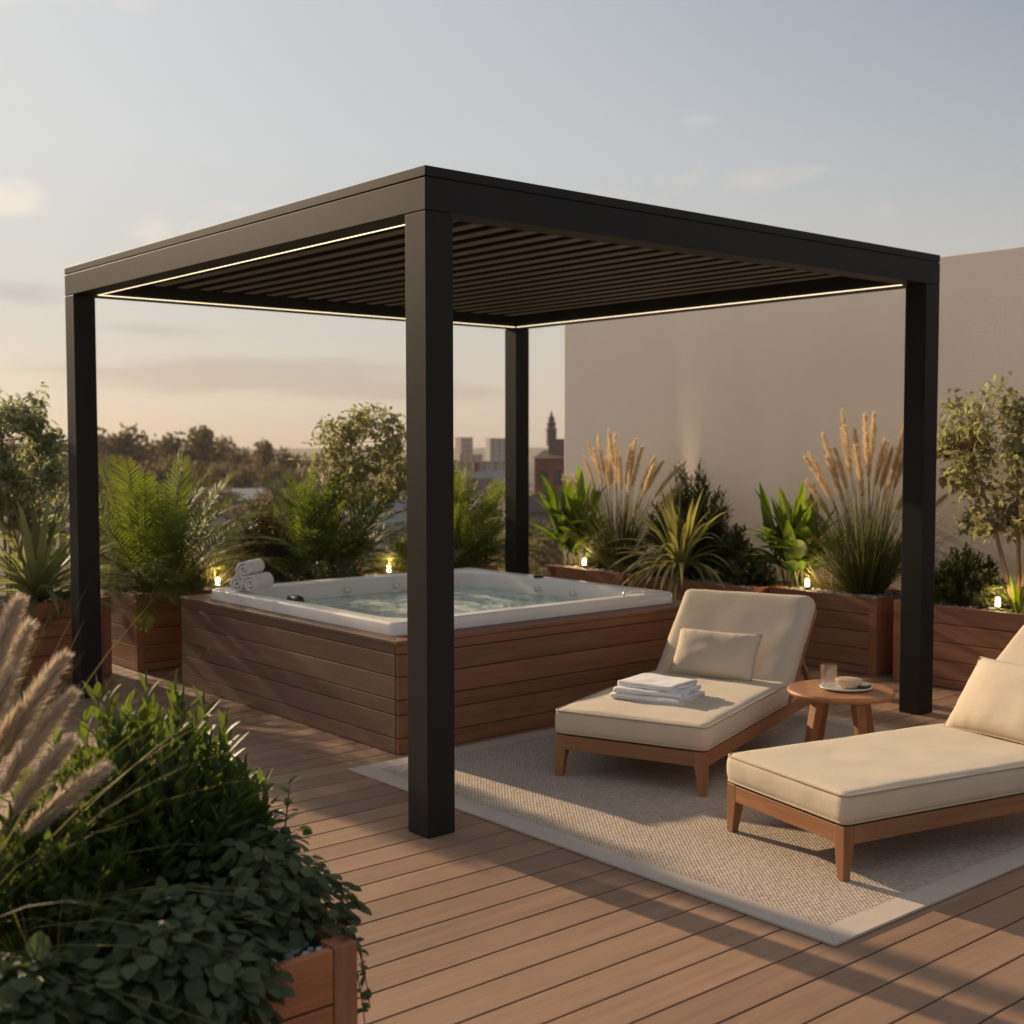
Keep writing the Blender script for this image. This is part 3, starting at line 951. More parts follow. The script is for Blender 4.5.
# ----------------------------------------------------------------------------
# planters
# ----------------------------------------------------------------------------
def icos(mb, c, r, sq):
    t_ = (1 + 5 ** .5) / 2
    vs = [(-1, t_, 0), (1, t_, 0), (-1, -t_, 0), (1, -t_, 0), (0, -1, t_), (0, 1, t_), (0, -1, -t_), (0, 1, -t_), (t_, 0, -1), (t_, 0, 1), (-t_, 0, -1), (-t_, 0, 1)]
    fs = [(0, 11, 5), (0, 5, 1), (0, 1, 7), (0, 7, 10), (0, 10, 11), (1, 5, 9), (5, 11, 4), (11, 10, 2), (10, 7, 6), (7, 1, 8), (3, 9, 4), (3, 4, 2), (3, 2, 6), (3, 6, 8), (3, 8, 9), (4, 9, 5), (2, 4, 11), (6, 2, 10), (8, 6, 7), (9, 8, 1)]
    rot = Matrix.Rotation(U(0, 6.28), 3, 'Z')
    out = []
    for q in vs:
        q = V(q).normalized() * r * U(.8, 1.2); q.x *= 1.25; q = rot @ q; q.z *= sq
        out.append(V(c) + q)
    mb.add(out, fs)

def planter(label, x0, x1, y0, y1, h=.522, pebble=360, peb_r=.012, boards=4, front='y'):
    t = thing('planter', label, 'planter', (x0, y0, 0), 0, 'wooden planters around the terrace')
    lx, ly = x1 - x0, y1 - y0; pw = .055; th = .022
    bh = (h - .006) / (boards + .45)
    rows = []
    z = h - .002
    for k in range(boards): rows.append((z - bh + .005, z)); z -= bh
    rows.append((.006, z))
    def panel(along, mat, a0, a1, c0, c1):
        mb = MB()
        for z0, z1 in rows:
            mb.var = rnd.random()
            if along == 'x': mb.box(a0, a1, c0, c1, z0, z1)
            else: mb.box(c0, c1, a0, a1, z0, z1)
        mb.build('panel', mat, t, bevel=.002)
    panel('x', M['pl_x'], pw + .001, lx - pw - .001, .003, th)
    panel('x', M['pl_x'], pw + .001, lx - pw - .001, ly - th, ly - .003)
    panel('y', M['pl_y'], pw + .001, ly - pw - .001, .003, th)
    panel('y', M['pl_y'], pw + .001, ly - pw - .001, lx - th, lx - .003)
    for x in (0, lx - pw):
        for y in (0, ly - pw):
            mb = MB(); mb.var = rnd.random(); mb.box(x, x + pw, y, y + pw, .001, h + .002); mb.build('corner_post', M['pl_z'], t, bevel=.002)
    mb = MB(); mb.box(th + .003, lx - th - .003, th + .003, ly - th - .003, .004, h - .028); mb.build('liner', M['liner'], t)
    mb = MB()
    for k in range(pebble):
        # denser where the viewer-facing edges are
        if rnd.random() < .6:
            x, y = (U(.03, lx - .03), U(.03, min(.2, ly - .03))) if front == 'y' else (U(.03, min(.2, lx - .03)), U(.03, ly - .03))
        else: x, y = U(.03, lx - .03), U(.03, ly - .03)
        mb.var = rnd.random(); icos(mb, (x, y, h - .020 + U(0, .010)), peb_r * U(.7, 1.25), .7)
    mb.build('gravel', M['gravel'], t, kind='stuff')
    return t

PZ = .50
planter('reddish wooden planter with a grey strap leaved plant, farthest left behind the pergola post', -1.2, .474, 4.21, 4.76, pebble=420)
planter('reddish wooden planter holding the bushy palm, its corner beside the hot tub', .635, 2.02, 4.175, 4.76, pebble=420)
planter('wooden planter behind the hot tub holding the pale small tree', 2.05, 3.80, 4.18, 4.76, pebble=420)
planter('brown wooden planter with pale plumes in the far corner by the wall', 4.15, 4.70, 3.06, 3.96, front='x', pebble=330)
planter('brown wooden planter holding the arching striped plant, behind the tub corner', 4.15, 4.70, 1.76, 3.01, front='x', pebble=330)
planter('brown wooden planter with pale plumes and white gravel, behind the lounger with towels', 4.29, 4.84, .85, 1.73, front='x', pebble=520)
planter('long brown wooden planter right of the black pergola post, under the small tree', 4.285, 4.84, -1.2, .715, front='x', pebble=420)
planter('dark wooden planter in the foreground overflowing with leaves', -3.7, -1.478, -1.77, -1.06, pebble=900, peb_r=.010)
mb = MB(); mb.box(.606, .618, 3.36, 4.60, .001, .005)  # pale strip imitates a sliver of sunlight on the deck
tag(mb.build('sun_sliver_strip', M['chrome']), 'thin pale strip imitating a sliver of sunlight on the deck beside the tub', 'sun_sliver')

# ----------------------------------------------------------------------------
# plant kit
# ----------------------------------------------------------------------------
def lance(t): return max(.02, math.sin(math.pi * min(1, t * .93 + .05)) ** .9)
def oval(t): return max(.03, math.sin(math.pi * min(1, t * .96 + .03)) ** .62)
def strap(t): return max(.02, min(1, .55 + t * 1.6) * (1 - t ** 2.4))
def grassp(t): return max(.05, 1 - t ** 1.5)
def sph(az, el): return V((math.cos(az) * math.cos(el), math.sin(az) * math.cos(el), math.sin(el)))

def strap_plant(name, label, loc, mat, n, L, W, el=(15, 85), droop=.9, seg=7, group=None, fold=.35):
    mb = MB()
    for k in range(n):
        f = k / n
        az = k * 2.39996 + U(-.3, .3); e = R(el[1] + (el[0] - el[1]) * f + U(-8, 8))
        mb.var = rnd.random()
        p = V((math.cos(az) * .03, math.sin(az) * .03, U(0, .06)))
        mb.blade(p, sph(az, e), L * U(.75, 1.1) * (1 - .18 * f), W * U(.8, 1.15), droop * U(.6, 1.3) * (.55 + .7 * f), seg, strap, fold, U(-.3, .3))
    o = mb.build(name, M[mat], None, smooth=True, loc=loc)
    return tag(o, label, 'plant', group)

def palm_plant(name, label, loc, mat, n, L, leafL, leafW, el=(20, 86), droop=.8, pairs=22, spread=.10, group=None, lean=(0, 0)):
    t = thing(name, label, 'plant', loc, 0, group)
    ml, ms = MB(), MB()
    for k in range(n):
        f = k / n
        az = k * 2.39996 + U(-.35, .35)
        e = R(el[1] + (el[0] - el[1]) * f ** .9 + U(-7, 7))
        d = sph(az, e); d = (d + V((lean[0], lean[1], 0))).normalized()
        ll = L * U(.75, 1.08)
        b0 = rnd.random()
        p = V((U(-spread, spread), U(-spread, spread), 0))
        N = 12; pts = [p.copy()]; ds = [d.copy()]
        dr = droop * U(.6, 1.3) * (.5 + .8 * f)
        for i in range(N):
            p = p + d * ll / N; d = (d + V((0, 0, -dr / N * (.3 + 1.4 * i / N)))).normalized()
            pts.append(p.copy()); ds.append(d.copy())
        ms.tube(pts, [.006 * (1 - .8 * i / N) + .0008 for i in range(N + 1)], 4, False)
        for j in range(pairs):
            t_ = .22 + .78 * (j + .5) / pairs
            i = min(N - 1, int(t_ * N)); fr = t_ * N - i
            q = pts[i].lerp(pts[i + 1], fr); d = ds[i]
            sd_ = d.cross(V((0, 0, 1)))
            if sd_.length < .05: sd_ = V((-math.sin(az), math.cos(az), 0))
            sd_.normalize(); nn = sd_.cross(d)
            w = math.sin(math.pi * (.12 + .83 * (t_ - .22) / .78)) ** .7
            fwd = .55 + .7 * t_
            for s in (1, -1):
                ml.var = min(1, max(0, b0 * .5 + rnd.random() * .5))
                dd = (sd_ * s + d * fwd + nn * U(.1, .35)).normalized()
                ml.blade(q, dd, leafL * w * U(.85, 1.1), leafW, .35 * U(.5, 1.6), 3, lance, .3, U(-.2, .2) * s, nn)
    ml.build('foliage', M[mat], t, smooth=True); ms.build('stems', M['stem'], t, smooth=True)
    return t

def tuft(mb, n, L, W, sp=.05, el=(35, 88), droop=.7, seg=5, c=(0, 0, 0)):
    for k in range(n):
        az = U(0, 6.283); f = rnd.random() ** .8
        e = R(el[1] + (el[0] - el[1]) * f)
        r = sp * math.sqrt(rnd.random())
        mb.var = rnd.random()
        mb.blade(V(c) + V((math.cos(az) * r, math.sin(az) * r, 0)), sph(az + U(-.4, .4), e), L * U(.6, 1.1), W * U(.7, 1.2), droop * U(.3, 1.5) * (.4 + .8 * f), seg, grassp, None, U(-1.2, 1.2))

def plume(mb, p, d, L, wid, n, hair, bend=.25, spread=.55):
    """dense feathery spike made of many short hairs round a bending axis; returns its axis points"""
    p = V(p); d = V(d).normalized(); pts = []
    N = 14
    for i in range(N + 1):
        pts.append((p.copy(), d.copy())); p = p + d * L / N; d = (d + V((d.x, d.y, 0)) * bend / N + V((0, 0, -bend * .25 / N))).normalized()
    for k in range(n):
        t_ = rnd.random(); i = min(N - 1, int(t_ * N)); q = pts[i][0].lerp(pts[i + 1][0], t_ * N - i); dd = pts[i][1]
        o = dd.orthogonal().normalized(); o = Matrix.Rotation(U(0, 6.283), 3, dd) @ o
        w = (math.sin(math.pi * (.08 + .9 * t_)) ** .6)
        r = wid * w * U(0, .5)
        mb.var = min(1, max(0, .25 + .6 * rnd.random() + .15 * (r / max(wid, 1e-6))))
        mb.blade(q + o * r * .5, (dd * 1.0 + o * spread * U(.4, 1.3)), hair * U(.6, 1.2) * (.5 + .5 * w), hair * .06, .25, 2, grassp, None, U(-1.5, 1.5))

def plume_grass(name, label, loc, stalks, blades, bl=.55, sp=.07, hL=.30, wid=.03, nh=170, hair=.028, group=None, leaf='l_ggrass', pm='plume', bw=.006, bend=.2, el=(45, 89), bdroop=.6, hspread=.5):
    t = thing(name, label, 'plant', loc, 0, group)
    mg = MB(); tuft(mg, blades, bl, bw, sp, el, bdroop, 6); mg.build('blades', M[leaf], t, smooth=True)
    ms, mp = MB(), MB()
    for (dx, dy, h) in stalks:
        az = math.atan2(dy, dx); rr = math.hypot(dx, dy)
        a = V((U(-sp, sp) * .6, U(-sp, sp) * .6, 0)); b = V((dx, dy, h))
        mid = a.lerp(b, .5) + V((-dx * .14, -dy * .14, 0))
        pts = []
        for i in range(9):
            u = i / 8; pts.append(a * (1 - u) ** 2 + mid * 2 * u * (1 - u) + b * u * u)
        ms.tube(pts, [.0028 - .0014 * i / 8 for i in range(9)], 4, False)
        i0 = None
        L = hL * U(.85, 1.15)
        d = (pts[-1] - pts[-3]).normalized()
        plume(mp, pts[-1] - d * .02, d, L, wid * U(.85, 1.15), nh, hair, bend, hspread)
    ms.var = .6
    ms.build('stalks', M['l_grass'], t, smooth=True); mp.build('plumes', M[pm], t, smooth=True)
    return t

def fan(n, half, top):
    out = []
    for k in range(n):
        y = half * (-1 + 2 * (k + U(.1, .9)) / n)
        out.append((U(-.07, .07), y, top * (1 - .42 * (y / half) ** 2) * U(.72, 1.0)))
    return out

def shrub(name, label, loc, mat, rad, h, twigs, leaves, LL, LW, prof=lance, up=.6, droop=.3, twigmat='twig', fold=.3, group=None, z0=.02, out=.8, base=.12, start=.3, seg=3):
    t = thing(name, label, 'plant', loc, 0, group)
    ml, ms = MB(), MB()
    for k in range(twigs):
        az = U(0, 6.283); r = math.sqrt(rnd.random()); zf = math.sqrt(max(0, 1 - r * r)) * U(.55, 1.05)
        tip = V((math.cos(az) * r * rad[0], math.sin(az) * r * rad[1], z0 + h * max(.12, zf)))
        a = V((math.cos(az) * r * rad[0] * base, math.sin(az) * r * rad[1] * base, 0))
        mid = a.lerp(tip, .55) + V((math.cos(az), math.sin(az), 0)) * (rad[0] * .12 * r) + V((0, 0, h * .12))
        pts = []
        for i in range(6):
            u = i / 5; pts.append(a * (1 - u) ** 2 + mid * 2 * u * (1 - u) + tip * u * u)
        ms.tube(pts, [.0035 - .0024 * i / 5 for i in range(6)], 3, False)
        tone = rnd.random()
        for j in range(leaves):
            u = start + (1 - start) * (j + U(0, 1)) / leaves
            u = min(1, u)
            q = a * (1 - u) ** 2 + mid * 2 * u * (1 - u) + tip * u * u
            d = ((mid - a) * (1 - u) + (tip - mid) * u).normalized()
            o = d.orthogonal().normalized(); o = Matrix.Rotation(j * 2.4 + az + U(-.3, .3), 3, d) @ o
            ml.var = min(1, max(0, tone * .45 + .55 * rnd.random()))
            ml.blade(q, (d * up + o * out + V((0, 0, .1))), LL * U(.65, 1.15), LW * U(.8, 1.15), droop * U(.3, 1.6), seg, prof, fold, U(-.5, .5))
        ml.var = tone
        ml.blade(tip, (tip - mid), LL * U(.7, 1.0), LW * .8, droop * .5, seg, prof, fold)
    ml.build('foliage', M[mat], t, smooth=True); ms.build('stems', M[twigmat], t, smooth=True)
    return t

def small_tree(name, label, loc, mat, crown_c, crown_r, trunks, clusters, per, LL, LW, group=None, hang=.5, tr=.014):
    t = thing(name, label, 'tree', loc, 0, group)
    ml, ms = MB(), MB()
    cc = V(crown_c)
    forks = []
    for k in range(trunks):
        az = k * 2.1 + U(-.4, .4)
        a = V((math.cos(az) * .025, math.sin(az) * .025, 0))
        b = cc + V((math.cos(az) * crown_r[0] * .45, math.sin(az) * crown_r[1] * .45, U(-.1, .25) * crown_r[2]))
        mid = a.lerp(b, .55) + V((-math.cos(az) * .03, -math.sin(az) * .03, .04))
        pts = []
        for i in range(10):
            u = i / 9; q = a * (1 - u) ** 2 + mid * 2 * u * (1 - u) + b * u * u
            q += V((noise.noise(q * 9 + V((k, 0, 0))), noise.noise(q * 9 + V((0, k, 5))), 0)) * .012 * u
            pts.append(q)
        ms.tube(pts, [tr * (1 - .72 * i / 9) for i in range(10)], 7)
        forks += pts[4:]
    for k in range(clusters):
        while True:
            q = V((U(-1, 1), U(-1, 1), U(-1, 1)))
            if .25 < q.length < 1: break
        lump = .82 + .38 * noise.noise(q.normalized() * 1.9 + V((loc[0], loc[1], 3)))
        q = q.normalized() * (q.length ** .55) * lump
        c = cc + V((q.x * crown_r[0], q.y * crown_r[1], q.z * crown_r[2]))
        f = min(forks, key=lambda p_: (p_ - c).length + max(0, p_.z - c.z) * 1.0)
        mid = f.lerp(c, .5) + V((0, 0, .03))
        pts = [f, f.lerp(mid, .6), mid.lerp(c, .3), c]
        ms.tube(pts, [.0042, .0034, .0026, .0012], 4, False)
        tone = rnd.random()
        for j in range(per):
            u = U(.35, 1.15)
            s_ = mid.lerp(c, u) + V((U(-1, 1), U(-1, 1), U(-1, 1))) * .058
            d = V((U(-1, 1), U(-1, 1), U(-1.1, .75) - hang * .4)).normalized()
            ml.var = min(1, max(0, tone * .5 + .5 * rnd.random()))
            ml.blade(s_, d, LL * U(.65, 1.15), LW * U(.8, 1.2), hang * U(.3, 1.3), 3, oval, .3, U(-.8, .8))
    ms.build('trunk', M['bark'], t, smooth=True); ml.build('crown', M[mat], t, smooth=True)
    return t

def garden_lamp(label, loc, power=1.9):
    t = thing('garden_lamp', label, 'garden lamp', loc, 0, 'small garden lamps in the planters')
    mb = MB(); mb.lathe([(0, -.01), (.012, -.01), (.012, .024), (.022, .026), (.022, .030), (0, .030)], 16); mb.build('lamp_base', M['bronze'], t, smooth=False)
    mb = MB(); mb.lathe([(0, .030), (.015, .030), (.015, .082), (0, .082)], 16); mb.build('lamp_lens', M['lens'], t, smooth=False)
    mb = MB(); mb.lathe([(0, .082), (.019, .082), (.019, .086), (0, .090)], 16); mb.build('lamp_cap', M['bronze'], t, smooth=False)
    l = bpy.data.lights.new('lamp_light', 'POINT'); l.energy = power; l.color = (1, .66, .32); l.shadow_soft_size = .03
    o = bpy.data.objects.new('lamp_light', l); COL.objects.link(o); o.parent = t; o.location = (0, 0, .115)
    return t

# ----------------------------------------------------------------------------
# planting: left and back row
# ----------------------------------------------------------------------------
small_tree('ficus_tree', 'dense dark green ficus behind the strap leaved plant at the far left', (-.06, 4.56, PZ), 'l_ficus', (.03, 0, .90), (.43, .32, .58), 3, 190, 17, .072, .027)
strap_plant('strap_leaf_plant', 'grey green strap leaved plant with long upright blades at the far left', (.06, 4.42, PZ), 'l_strap', 90, .76, .062, (14, 86), 1.15)
palm_plant('palm_plant', 'bushy bright green palm right of the far left pergola post', (.92, 4.45, PZ - .02), 'l_palm', 76, 1.0, .19, .0125, (18, 80), 1.6, 26, .14)
mb = MB(); tuft(mb, 170, .42, .006, .09, (30, 88), .8)
tag(mb.build('grass_tuft', M['l_grass'], None, smooth=True, loc=(1.30, 4.42, PZ)), 'fine pale grass tuft lit by the lamp beside the palm', 'plant')
garden_lamp('small glowing lamp in gravel left of the rolled towels', (1.285, 4.27, PZ + .005))
shrub('bronze_shrub', 'rounded bronze brown shrub between the palm and the ferny bush', (1.70, 4.32, PZ), 'l_red', (.24, .14), .58, 190, 13, .038, .018, oval, .6, .2)
palm_plant('fern_bush', 'big leafy ferny green bush behind the left half of the hot tub', (2.24, 4.48, PZ - .02), 'l_fern', 130, .90, .16, .015, (6, 82), 1.9, 22, .24)
small_tree('olive_tree', 'small pale leaved tree with slim bare trunks behind the hot tub', (2.64, 4.55, PZ), 'l_tree', (.08, 0, .93), (.58, .40, .50), 4, 190, 16, .060, .027, tr=.018)
mb = MB(); tuft(mb, 240, .40, .005, .13, (20, 88), .8)
tag(mb.build('grass_tuft', M['l_grass'], None, smooth=True, loc=(2.86, 4.36, PZ)), 'low pale grass tuft at the foot of the pale small tree', 'plant')
garden_lamp('small glowing lamp at the foot of the pale small tree behind the hot tub', (2.74, 4.24, PZ + .005))
palm_plant('fern_bush', 'dense yellow green ferny bush right of the front pergola post', (3.62, 4.46, PZ - .02), 'l_palm', 125, .88, .14, .013, (6, 85), 1.5, 22, .2)

# right row
def canna(name, label, loc, mat, n, L, W, h, lean=(0, 0), sp=.06, group=None):
    t = thing(name, label, 'plant', loc, 0, group)
    ml, ms = MB(), MB()
    for k in range(n):
        az = k * 2.39996 + U(-.3, .3); tilt = U(.05, .38)
        a = V((U(-sp, sp), U(-sp, sp), 0)); hh = h * U(.35, 1.0)
        b = a + V((math.cos(az) * tilt * hh + lean[0] * hh, math.sin(az) * tilt * hh + lean[1] * hh, hh))
        mid = a.lerp(b, .5) + V((0, 0, .04))
        pts = [a, a.lerp(mid, .6), mid.lerp(b, .3), b]
        ms.tube(pts, [.007, .006, .005, .004], 5, False)
        for j in range(4):
            u = .45 + .55 * j / 3
            q = a.lerp(b, u)
            ml.var = rnd.random()
            ml.blade(q, sph(az + j * 2.4 + U(-.3, .3), R(U(25, 80) if j < 3 else U(65, 88))), L * U(.7, 1.1), W * U(.8, 1.15), U(.3, 1.0), 6, lance, .35, U(-.3, .3))
    ml.build('foliage', M[mat], t, smooth=True); ms.build('stems', M['stem'], t, smooth=True)
    return t

canna('broad_leaf_plant', 'bright green broad leaved plant on bare stems right of the back post', (4.40, 3.84, PZ), 'l_canna', 20, .42, .085, .46, (0, .08), .12)
garden_lamp('small glowing lamp in gravel between the broad leaved plant and the far plumes', (4.30, 3.66, PZ + .005))
plume_grass('plume_grass', 'clump of tall tan grass plumes in the far corner by the wall edge', (4.46, 3.42, PZ),
            fan(26, .46, .91),
            680, .82, .10, .32, .046, 760, .046, hspread=.6)
shrub('dark_shrub', 'tall dark feathery shrub standing behind the arching striped plant by the wall', (4.60, 2.76, PZ), 'l_dark', (.22, .46), .84, 150, 30, .085, .015, lance, .9, .35, group=None, base=.3, start=.15)
strap_plant('striped_strap_plant', 'arching yellow striped strap plant spilling over its planter behind the tub corner', (4.36, 2.64, PZ + .02), 'l_spider', 150, .74, .04, (6, 84), 2.1, 11)
shrub('round_shrub', 'upright dark green shrub just right of the arching striped plant', (4.52, 2.24, PZ), 'l_dark', (.16, .22), .42, 110, 13, .045, .02, lance, .8, .2)
shrub('round_shrub', 'low mounded dark shrub hugging the planter edge behind the lounger back', (4.36, 1.98, PZ - .03), 'l_dark', (.16, .26), .27, 130, 11, .04, .024, oval, .6, .3)
canna('broad_leaf_plant', 'bright green broad leaved plant beside the tallest plumes', (4.56, 1.70, PZ), 'l_canna', 22, .46, .095, .36, (0, .06), .11)
garden_lamp('small glowing lamp in gravel under the broad leaved plant by the tall plumes', (4.42, 1.50, PZ + .005))
mb = MB(); tuft(mb, 170, .34, .005, .1, (20, 88), .8)
tag(mb.build('grass_tuft', M['l_grass'], None, smooth=True, loc=(4.60, 1.40, PZ)), 'fine grass tuft glowing beside the lamp under the tall plumes', 'plant')
plume_grass('plume_grass', 'tallest clump of tan grass plumes just left of the right pergola post', (4.55, 1.12, PZ),
            fan(28, .36, .95),
            860, .86, .11, .34, .048, 780, .048, hspread=.6)
mb = MB(); tuft(mb, 120, .42, .005, .08, (40, 88), .6)
tag(mb.build('grass_tuft', M['l_grass'], None, smooth=True, loc=(4.50, .60, PZ)), 'thin pale grass tuft just right of the right pergola post', 'plant')
shrub('round_shrub', 'rounded dark green shrub at the foot of the right hand tree', (4.48, .32, PZ - .02), 'l_dark', (.18, .27), .38, 190, 13, .042, .02, oval, .7, .25)
small_tree('olive_tree', 'leafy small tree by the wall at the right edge of the picture', (4.58, .02, PZ), 'l_tree', (0, .06, .93), (.38, .62, .56), 4, 230, 16, .060, .028, tr=.018)
garden_lamp('small glowing lamp under the right hand tree', (4.42, .07, PZ + .005))
shrub('round_shrub', 'dark shrub behind the lamp at the right edge of the picture', (4.60, -.16, PZ - .02), 'l_dark', (.16, .2), .33, 100, 12, .045, .022, oval, .7, .25)
strap_plant('strap_leaf_plant', 'bright green strap leaves poking in at the right edge by the lamp', (4.40, -.08, PZ), 'l_canna', 16, .26, .03, (20, 80), .8, 6)

shrub('filler_shrub', 'low dark filler shrub in front of the palm, left of the tub lamp', (1.12, 4.32, PZ - .02), 'l_dark', (.16, .10), .20, 70, 10, .035, .018, oval, .7, .2)
shrub('filler_shrub', 'low olive filler shrub behind the tub rim, just left of the front post', (3.02, 4.34, PZ - .02), 'l_fern', (.20, .12), .34, 100, 12, .045, .018, lance, .8, .25)
shrub('filler_shrub', 'low green filler shrub under the broad leaved plant in the far corner', (4.40, 3.60, PZ - .02), 'l_dark', (.10, .12), .20, 60, 10, .035, .018, oval, .7, .2)
mb = MB(); tuft(mb, 200, .36, .005, .10, (20, 88), .9)
tag(mb.build('grass_tuft', M['l_ggrass'], None, smooth=True, loc=(4.36, 3.10, PZ)), 'dark green grass tuft between the far plumes and the arching striped plant', 'plant')
mb = MB(); tuft(mb, 200, .40, .005, .12, (25, 88), .8)
tag(mb.build('grass_tuft', M['l_ggrass'], None, smooth=True, loc=(3.28, 4.52, PZ)), 'dark green grass tuft behind the front pergola post', 'plant')
# added spot hidden behind the shrubs, imitates sunlight reflected onto the wall
for y_, xu, tl, lab in ((3.08, 4.805, .095, 'slim uplight behind the dark feathery shrub added unseen to imitate reflected sunlight on the wall'),):
    t_ = thing('added_wall_glow', lab, 'added_spot', (xu, y_, PZ))
    mb = MB(); mb.lathe([(0, -.01), (.02, -.01), (.022, .05), (.018, .052), (0, .046)], 16); mb.build('added_spot_body', M['bronze'], t_, smooth=False)
    l_ = bpy.data.lights.new('added_spot_beam', 'SPOT'); l_.energy = 26.0; l_.color = (1, .74, .42); l_.spot_size = R(17); l_.spot_blend = 1.0; l_.shadow_soft_size = .015
    o_ = bpy.data.objects.new('added_spot_beam', l_); COL.objects.link(o_); o_.parent = t_; o_.location = (0, 0, .06)
    o_.rotation_euler = V((tl, 0, 1)).to_track_quat('-Z', 'Y').to_euler()

# foreground planter
plume_grass('plume_grass', 'feathery pale pampas clump in the foreground planter at the left edge', (-2.22, -1.34, PZ),
            [(.13, -.05, .55), (.09, -.06, .40), (.17, -.05, .37), (.04, .02, .64), (-.04, .02, .62), (.06, -.10, .46), (.10, .00, .30), (.14, -.02, .47), (.18, -.03, .44), (.20, -.07, .27), (.11, .03, .52), (.16, -.08, .30)],
            260, .86, .06, .23, .038, 1900, .038, leaf='l_grass', pm='plume_pale', bw=.004, bend=.3, el=(10, 78), bdroop=1.3, hspread=.65)
shrub('laurel_shrub', 'glossy green laurel like shrub with upright shoots in the foreground planter', (-1.73, -1.29, PZ), 'l_lance', (.33, .21), .48, 190, 20, .060, .020, lance, 1.1, .25, 'stem', .3, base=.5, start=.12, seg=4)
shrub('laurel_shrub', 'lower leafy green shrub filling the foreground planter beside the pampas clump', (-2.0, -1.44, PZ), 'l_lance', (.20, .16), .30, 100, 16, .052, .021, lance, 1.0, .25, 'stem', .3, base=.5, start=.12, seg=4)
mb = MB(); tuft(mb, 130, .24, .004, .05, (25, 88), .9)
tag(mb.build('grass_tuft', M['l_gold'], None, smooth=True, loc=(-2.03, -1.58, PZ + .0)), 'small golden grass tuft in the foreground planter', 'plant')

def cover(label, loc, rad, h, n, trail=(), LL=.047, LW=.038, front=.35, seed=0):
    t = thing('ground_cover', label, 'plant', loc, 0, 'leafy ground cover in the foreground planter')
    ml, ms = MB(), MB()
    for k in range(n):
        az = U(0, 6.283); zf = U(-.25, 1)
        rr = math.sqrt(max(0, 1 - max(0, zf) ** 2)) * U(.55, 1.0)
        lump = 1 + .25 * noise.noise(V((math.cos(az) * 1.7, math.sin(az) * 1.7, zf * 2 + seed)))
        q = V((math.cos(az) * rad[0] * rr, math.sin(az) * rad[1] * rr, 0)) * lump
        q.z = h * zf * lump * U(.75, 1.0) if zf > 0 else zf * front * (1 if math.sin(az) < 0 else .1)
        o = V((q.x / rad[0], q.y / rad[1], max(.1, zf))).normalized()
        tang = V((o.x, o.y, -.5 * math.hypot(o.x, o.y))) + V((U(-.6, .6), U(-.6, .6), U(-.3, .45)))
        if tang.length < .1: tang = V((1, 0, 0))
        ml.var = rnd.random()
        ml.blade(q, tang.normalized(), LL * U(.6, 1.2), LW * U(.75, 1.15), .5 * U(.2, 1.5), 4, oval, .18, U(-.45, .45), o + V((0, 0, .5)))
        if k % 5 == 0:
            a = V((q.x * .2, q.y * .2, 0)); m_ = a.lerp(q, .6) + V((0, 0, .05))
            ms.tube([a, m_, q], [.0022, .0016, .001], 3, False)
    for (ax, ay, dx, dy, dz) in trail:
        a = V((ax, ay, .03)); b = a + V((dx, dy, .02)); c = b + V((dx * .4, dy * .4, dz))
        pts = []
        for i in range(12):
            u = i / 11; q = a * (1 - u) ** 2 + (b + V((0, 0, .05))) * 2 * u * (1 - u) + c * u * u; pts.append(q)
        ms.tube(pts, .0014, 3, False)
        for i in range(2, 12):
            for s in (1, -1):
                ml.var = rnd.random()
                ml.blade(pts[i] + V((U(-.008, .008), U(-.008, .008), 0)), V((U(-1, 1), U(-1, 1), U(-.9, .2))), LL * .72 * U(.6, 1.1), LW * .6, .5, 3, oval, .2, U(-.6, .6))
    ml.build('foliage', M['l_cover'], t, smooth=True); ms.build('stems', M['twig'], t, smooth=True)
    return t
cover('dark round leaved ground cover trailing over the right corner of the foreground planter', (-1.57, -1.45, PZ), (.23, .26), .20, 1300,
      [(.05, -.24, .055, -.04, -.24), (.06, -.16, .06, -.02, -.22), (.06, -.1, .06, .0, -.30), (.05, -.27, .055, -.03, -.18), (.07, -.02, .06, .02, -.18), (.06, -.2, .07, -.03, -.12)], .038, .027, .05, 1)
cover('dark round leaved ground cover spilling over the front of the foreground planter', (-1.86, -1.67, PZ), (.22, .20), .18, 1500, [], .044, .036, .26, 4)
cover('dark round leaved ground cover at the bottom left corner of the picture', (-2.14, -1.74, PZ), (.21, .18), .15, 1200, [], .045, .038, .26, 8)
mb = MB(); ms_ = []
t_ = thing('sprig', 'two thin leafy sprigs standing up from the corner ground cover', 'plant', (-1.45, -1.42, PZ + .12))
ml = MB(); ms = MB()
for (x, y, h, lx_) in ((0, 0, .15, .02), (-.05, .05, .10, -.01)):
    pts = [(x, y, 0), (x + lx_ * .5, y, h * .5), (x + lx_, y, h)]
    ms.tube(pts, [.0025, .002, .0012], 4, False)
    for k in range(9):
        u = .45 + .55 * k / 8; a_ = k * 2.4
        ml.var = rnd.random()
        ml.blade((x + lx_ * u, y, h * u), (math.cos(a_), math.sin(a_), .35), .045, .022, .4, 3, oval, .25)
ms.build('stems', M['twig'], t_); ml.build('foliage', M['l_lance'], t_, smooth=True)

# ----------------------------------------------------------------------------
# the town beyond the terrace
# ----------------------------------------------------------------------------
GZ = -12.0
mb = MB(); mb.box(-3000, 3000, -3000, 3000, GZ - 1, GZ)
o = mb.build('ground', M['ground']); o['kind'] = 'structure'
def polar(px, dist):
    a = YAW - math.atan((px - 512) / FPX)
    return V((CX + math.cos(a) * dist, CY + math.sin(a) * dist, GZ)), a
def ztop(py, dist): return CZ + dist * (443.3 - py) / FPX

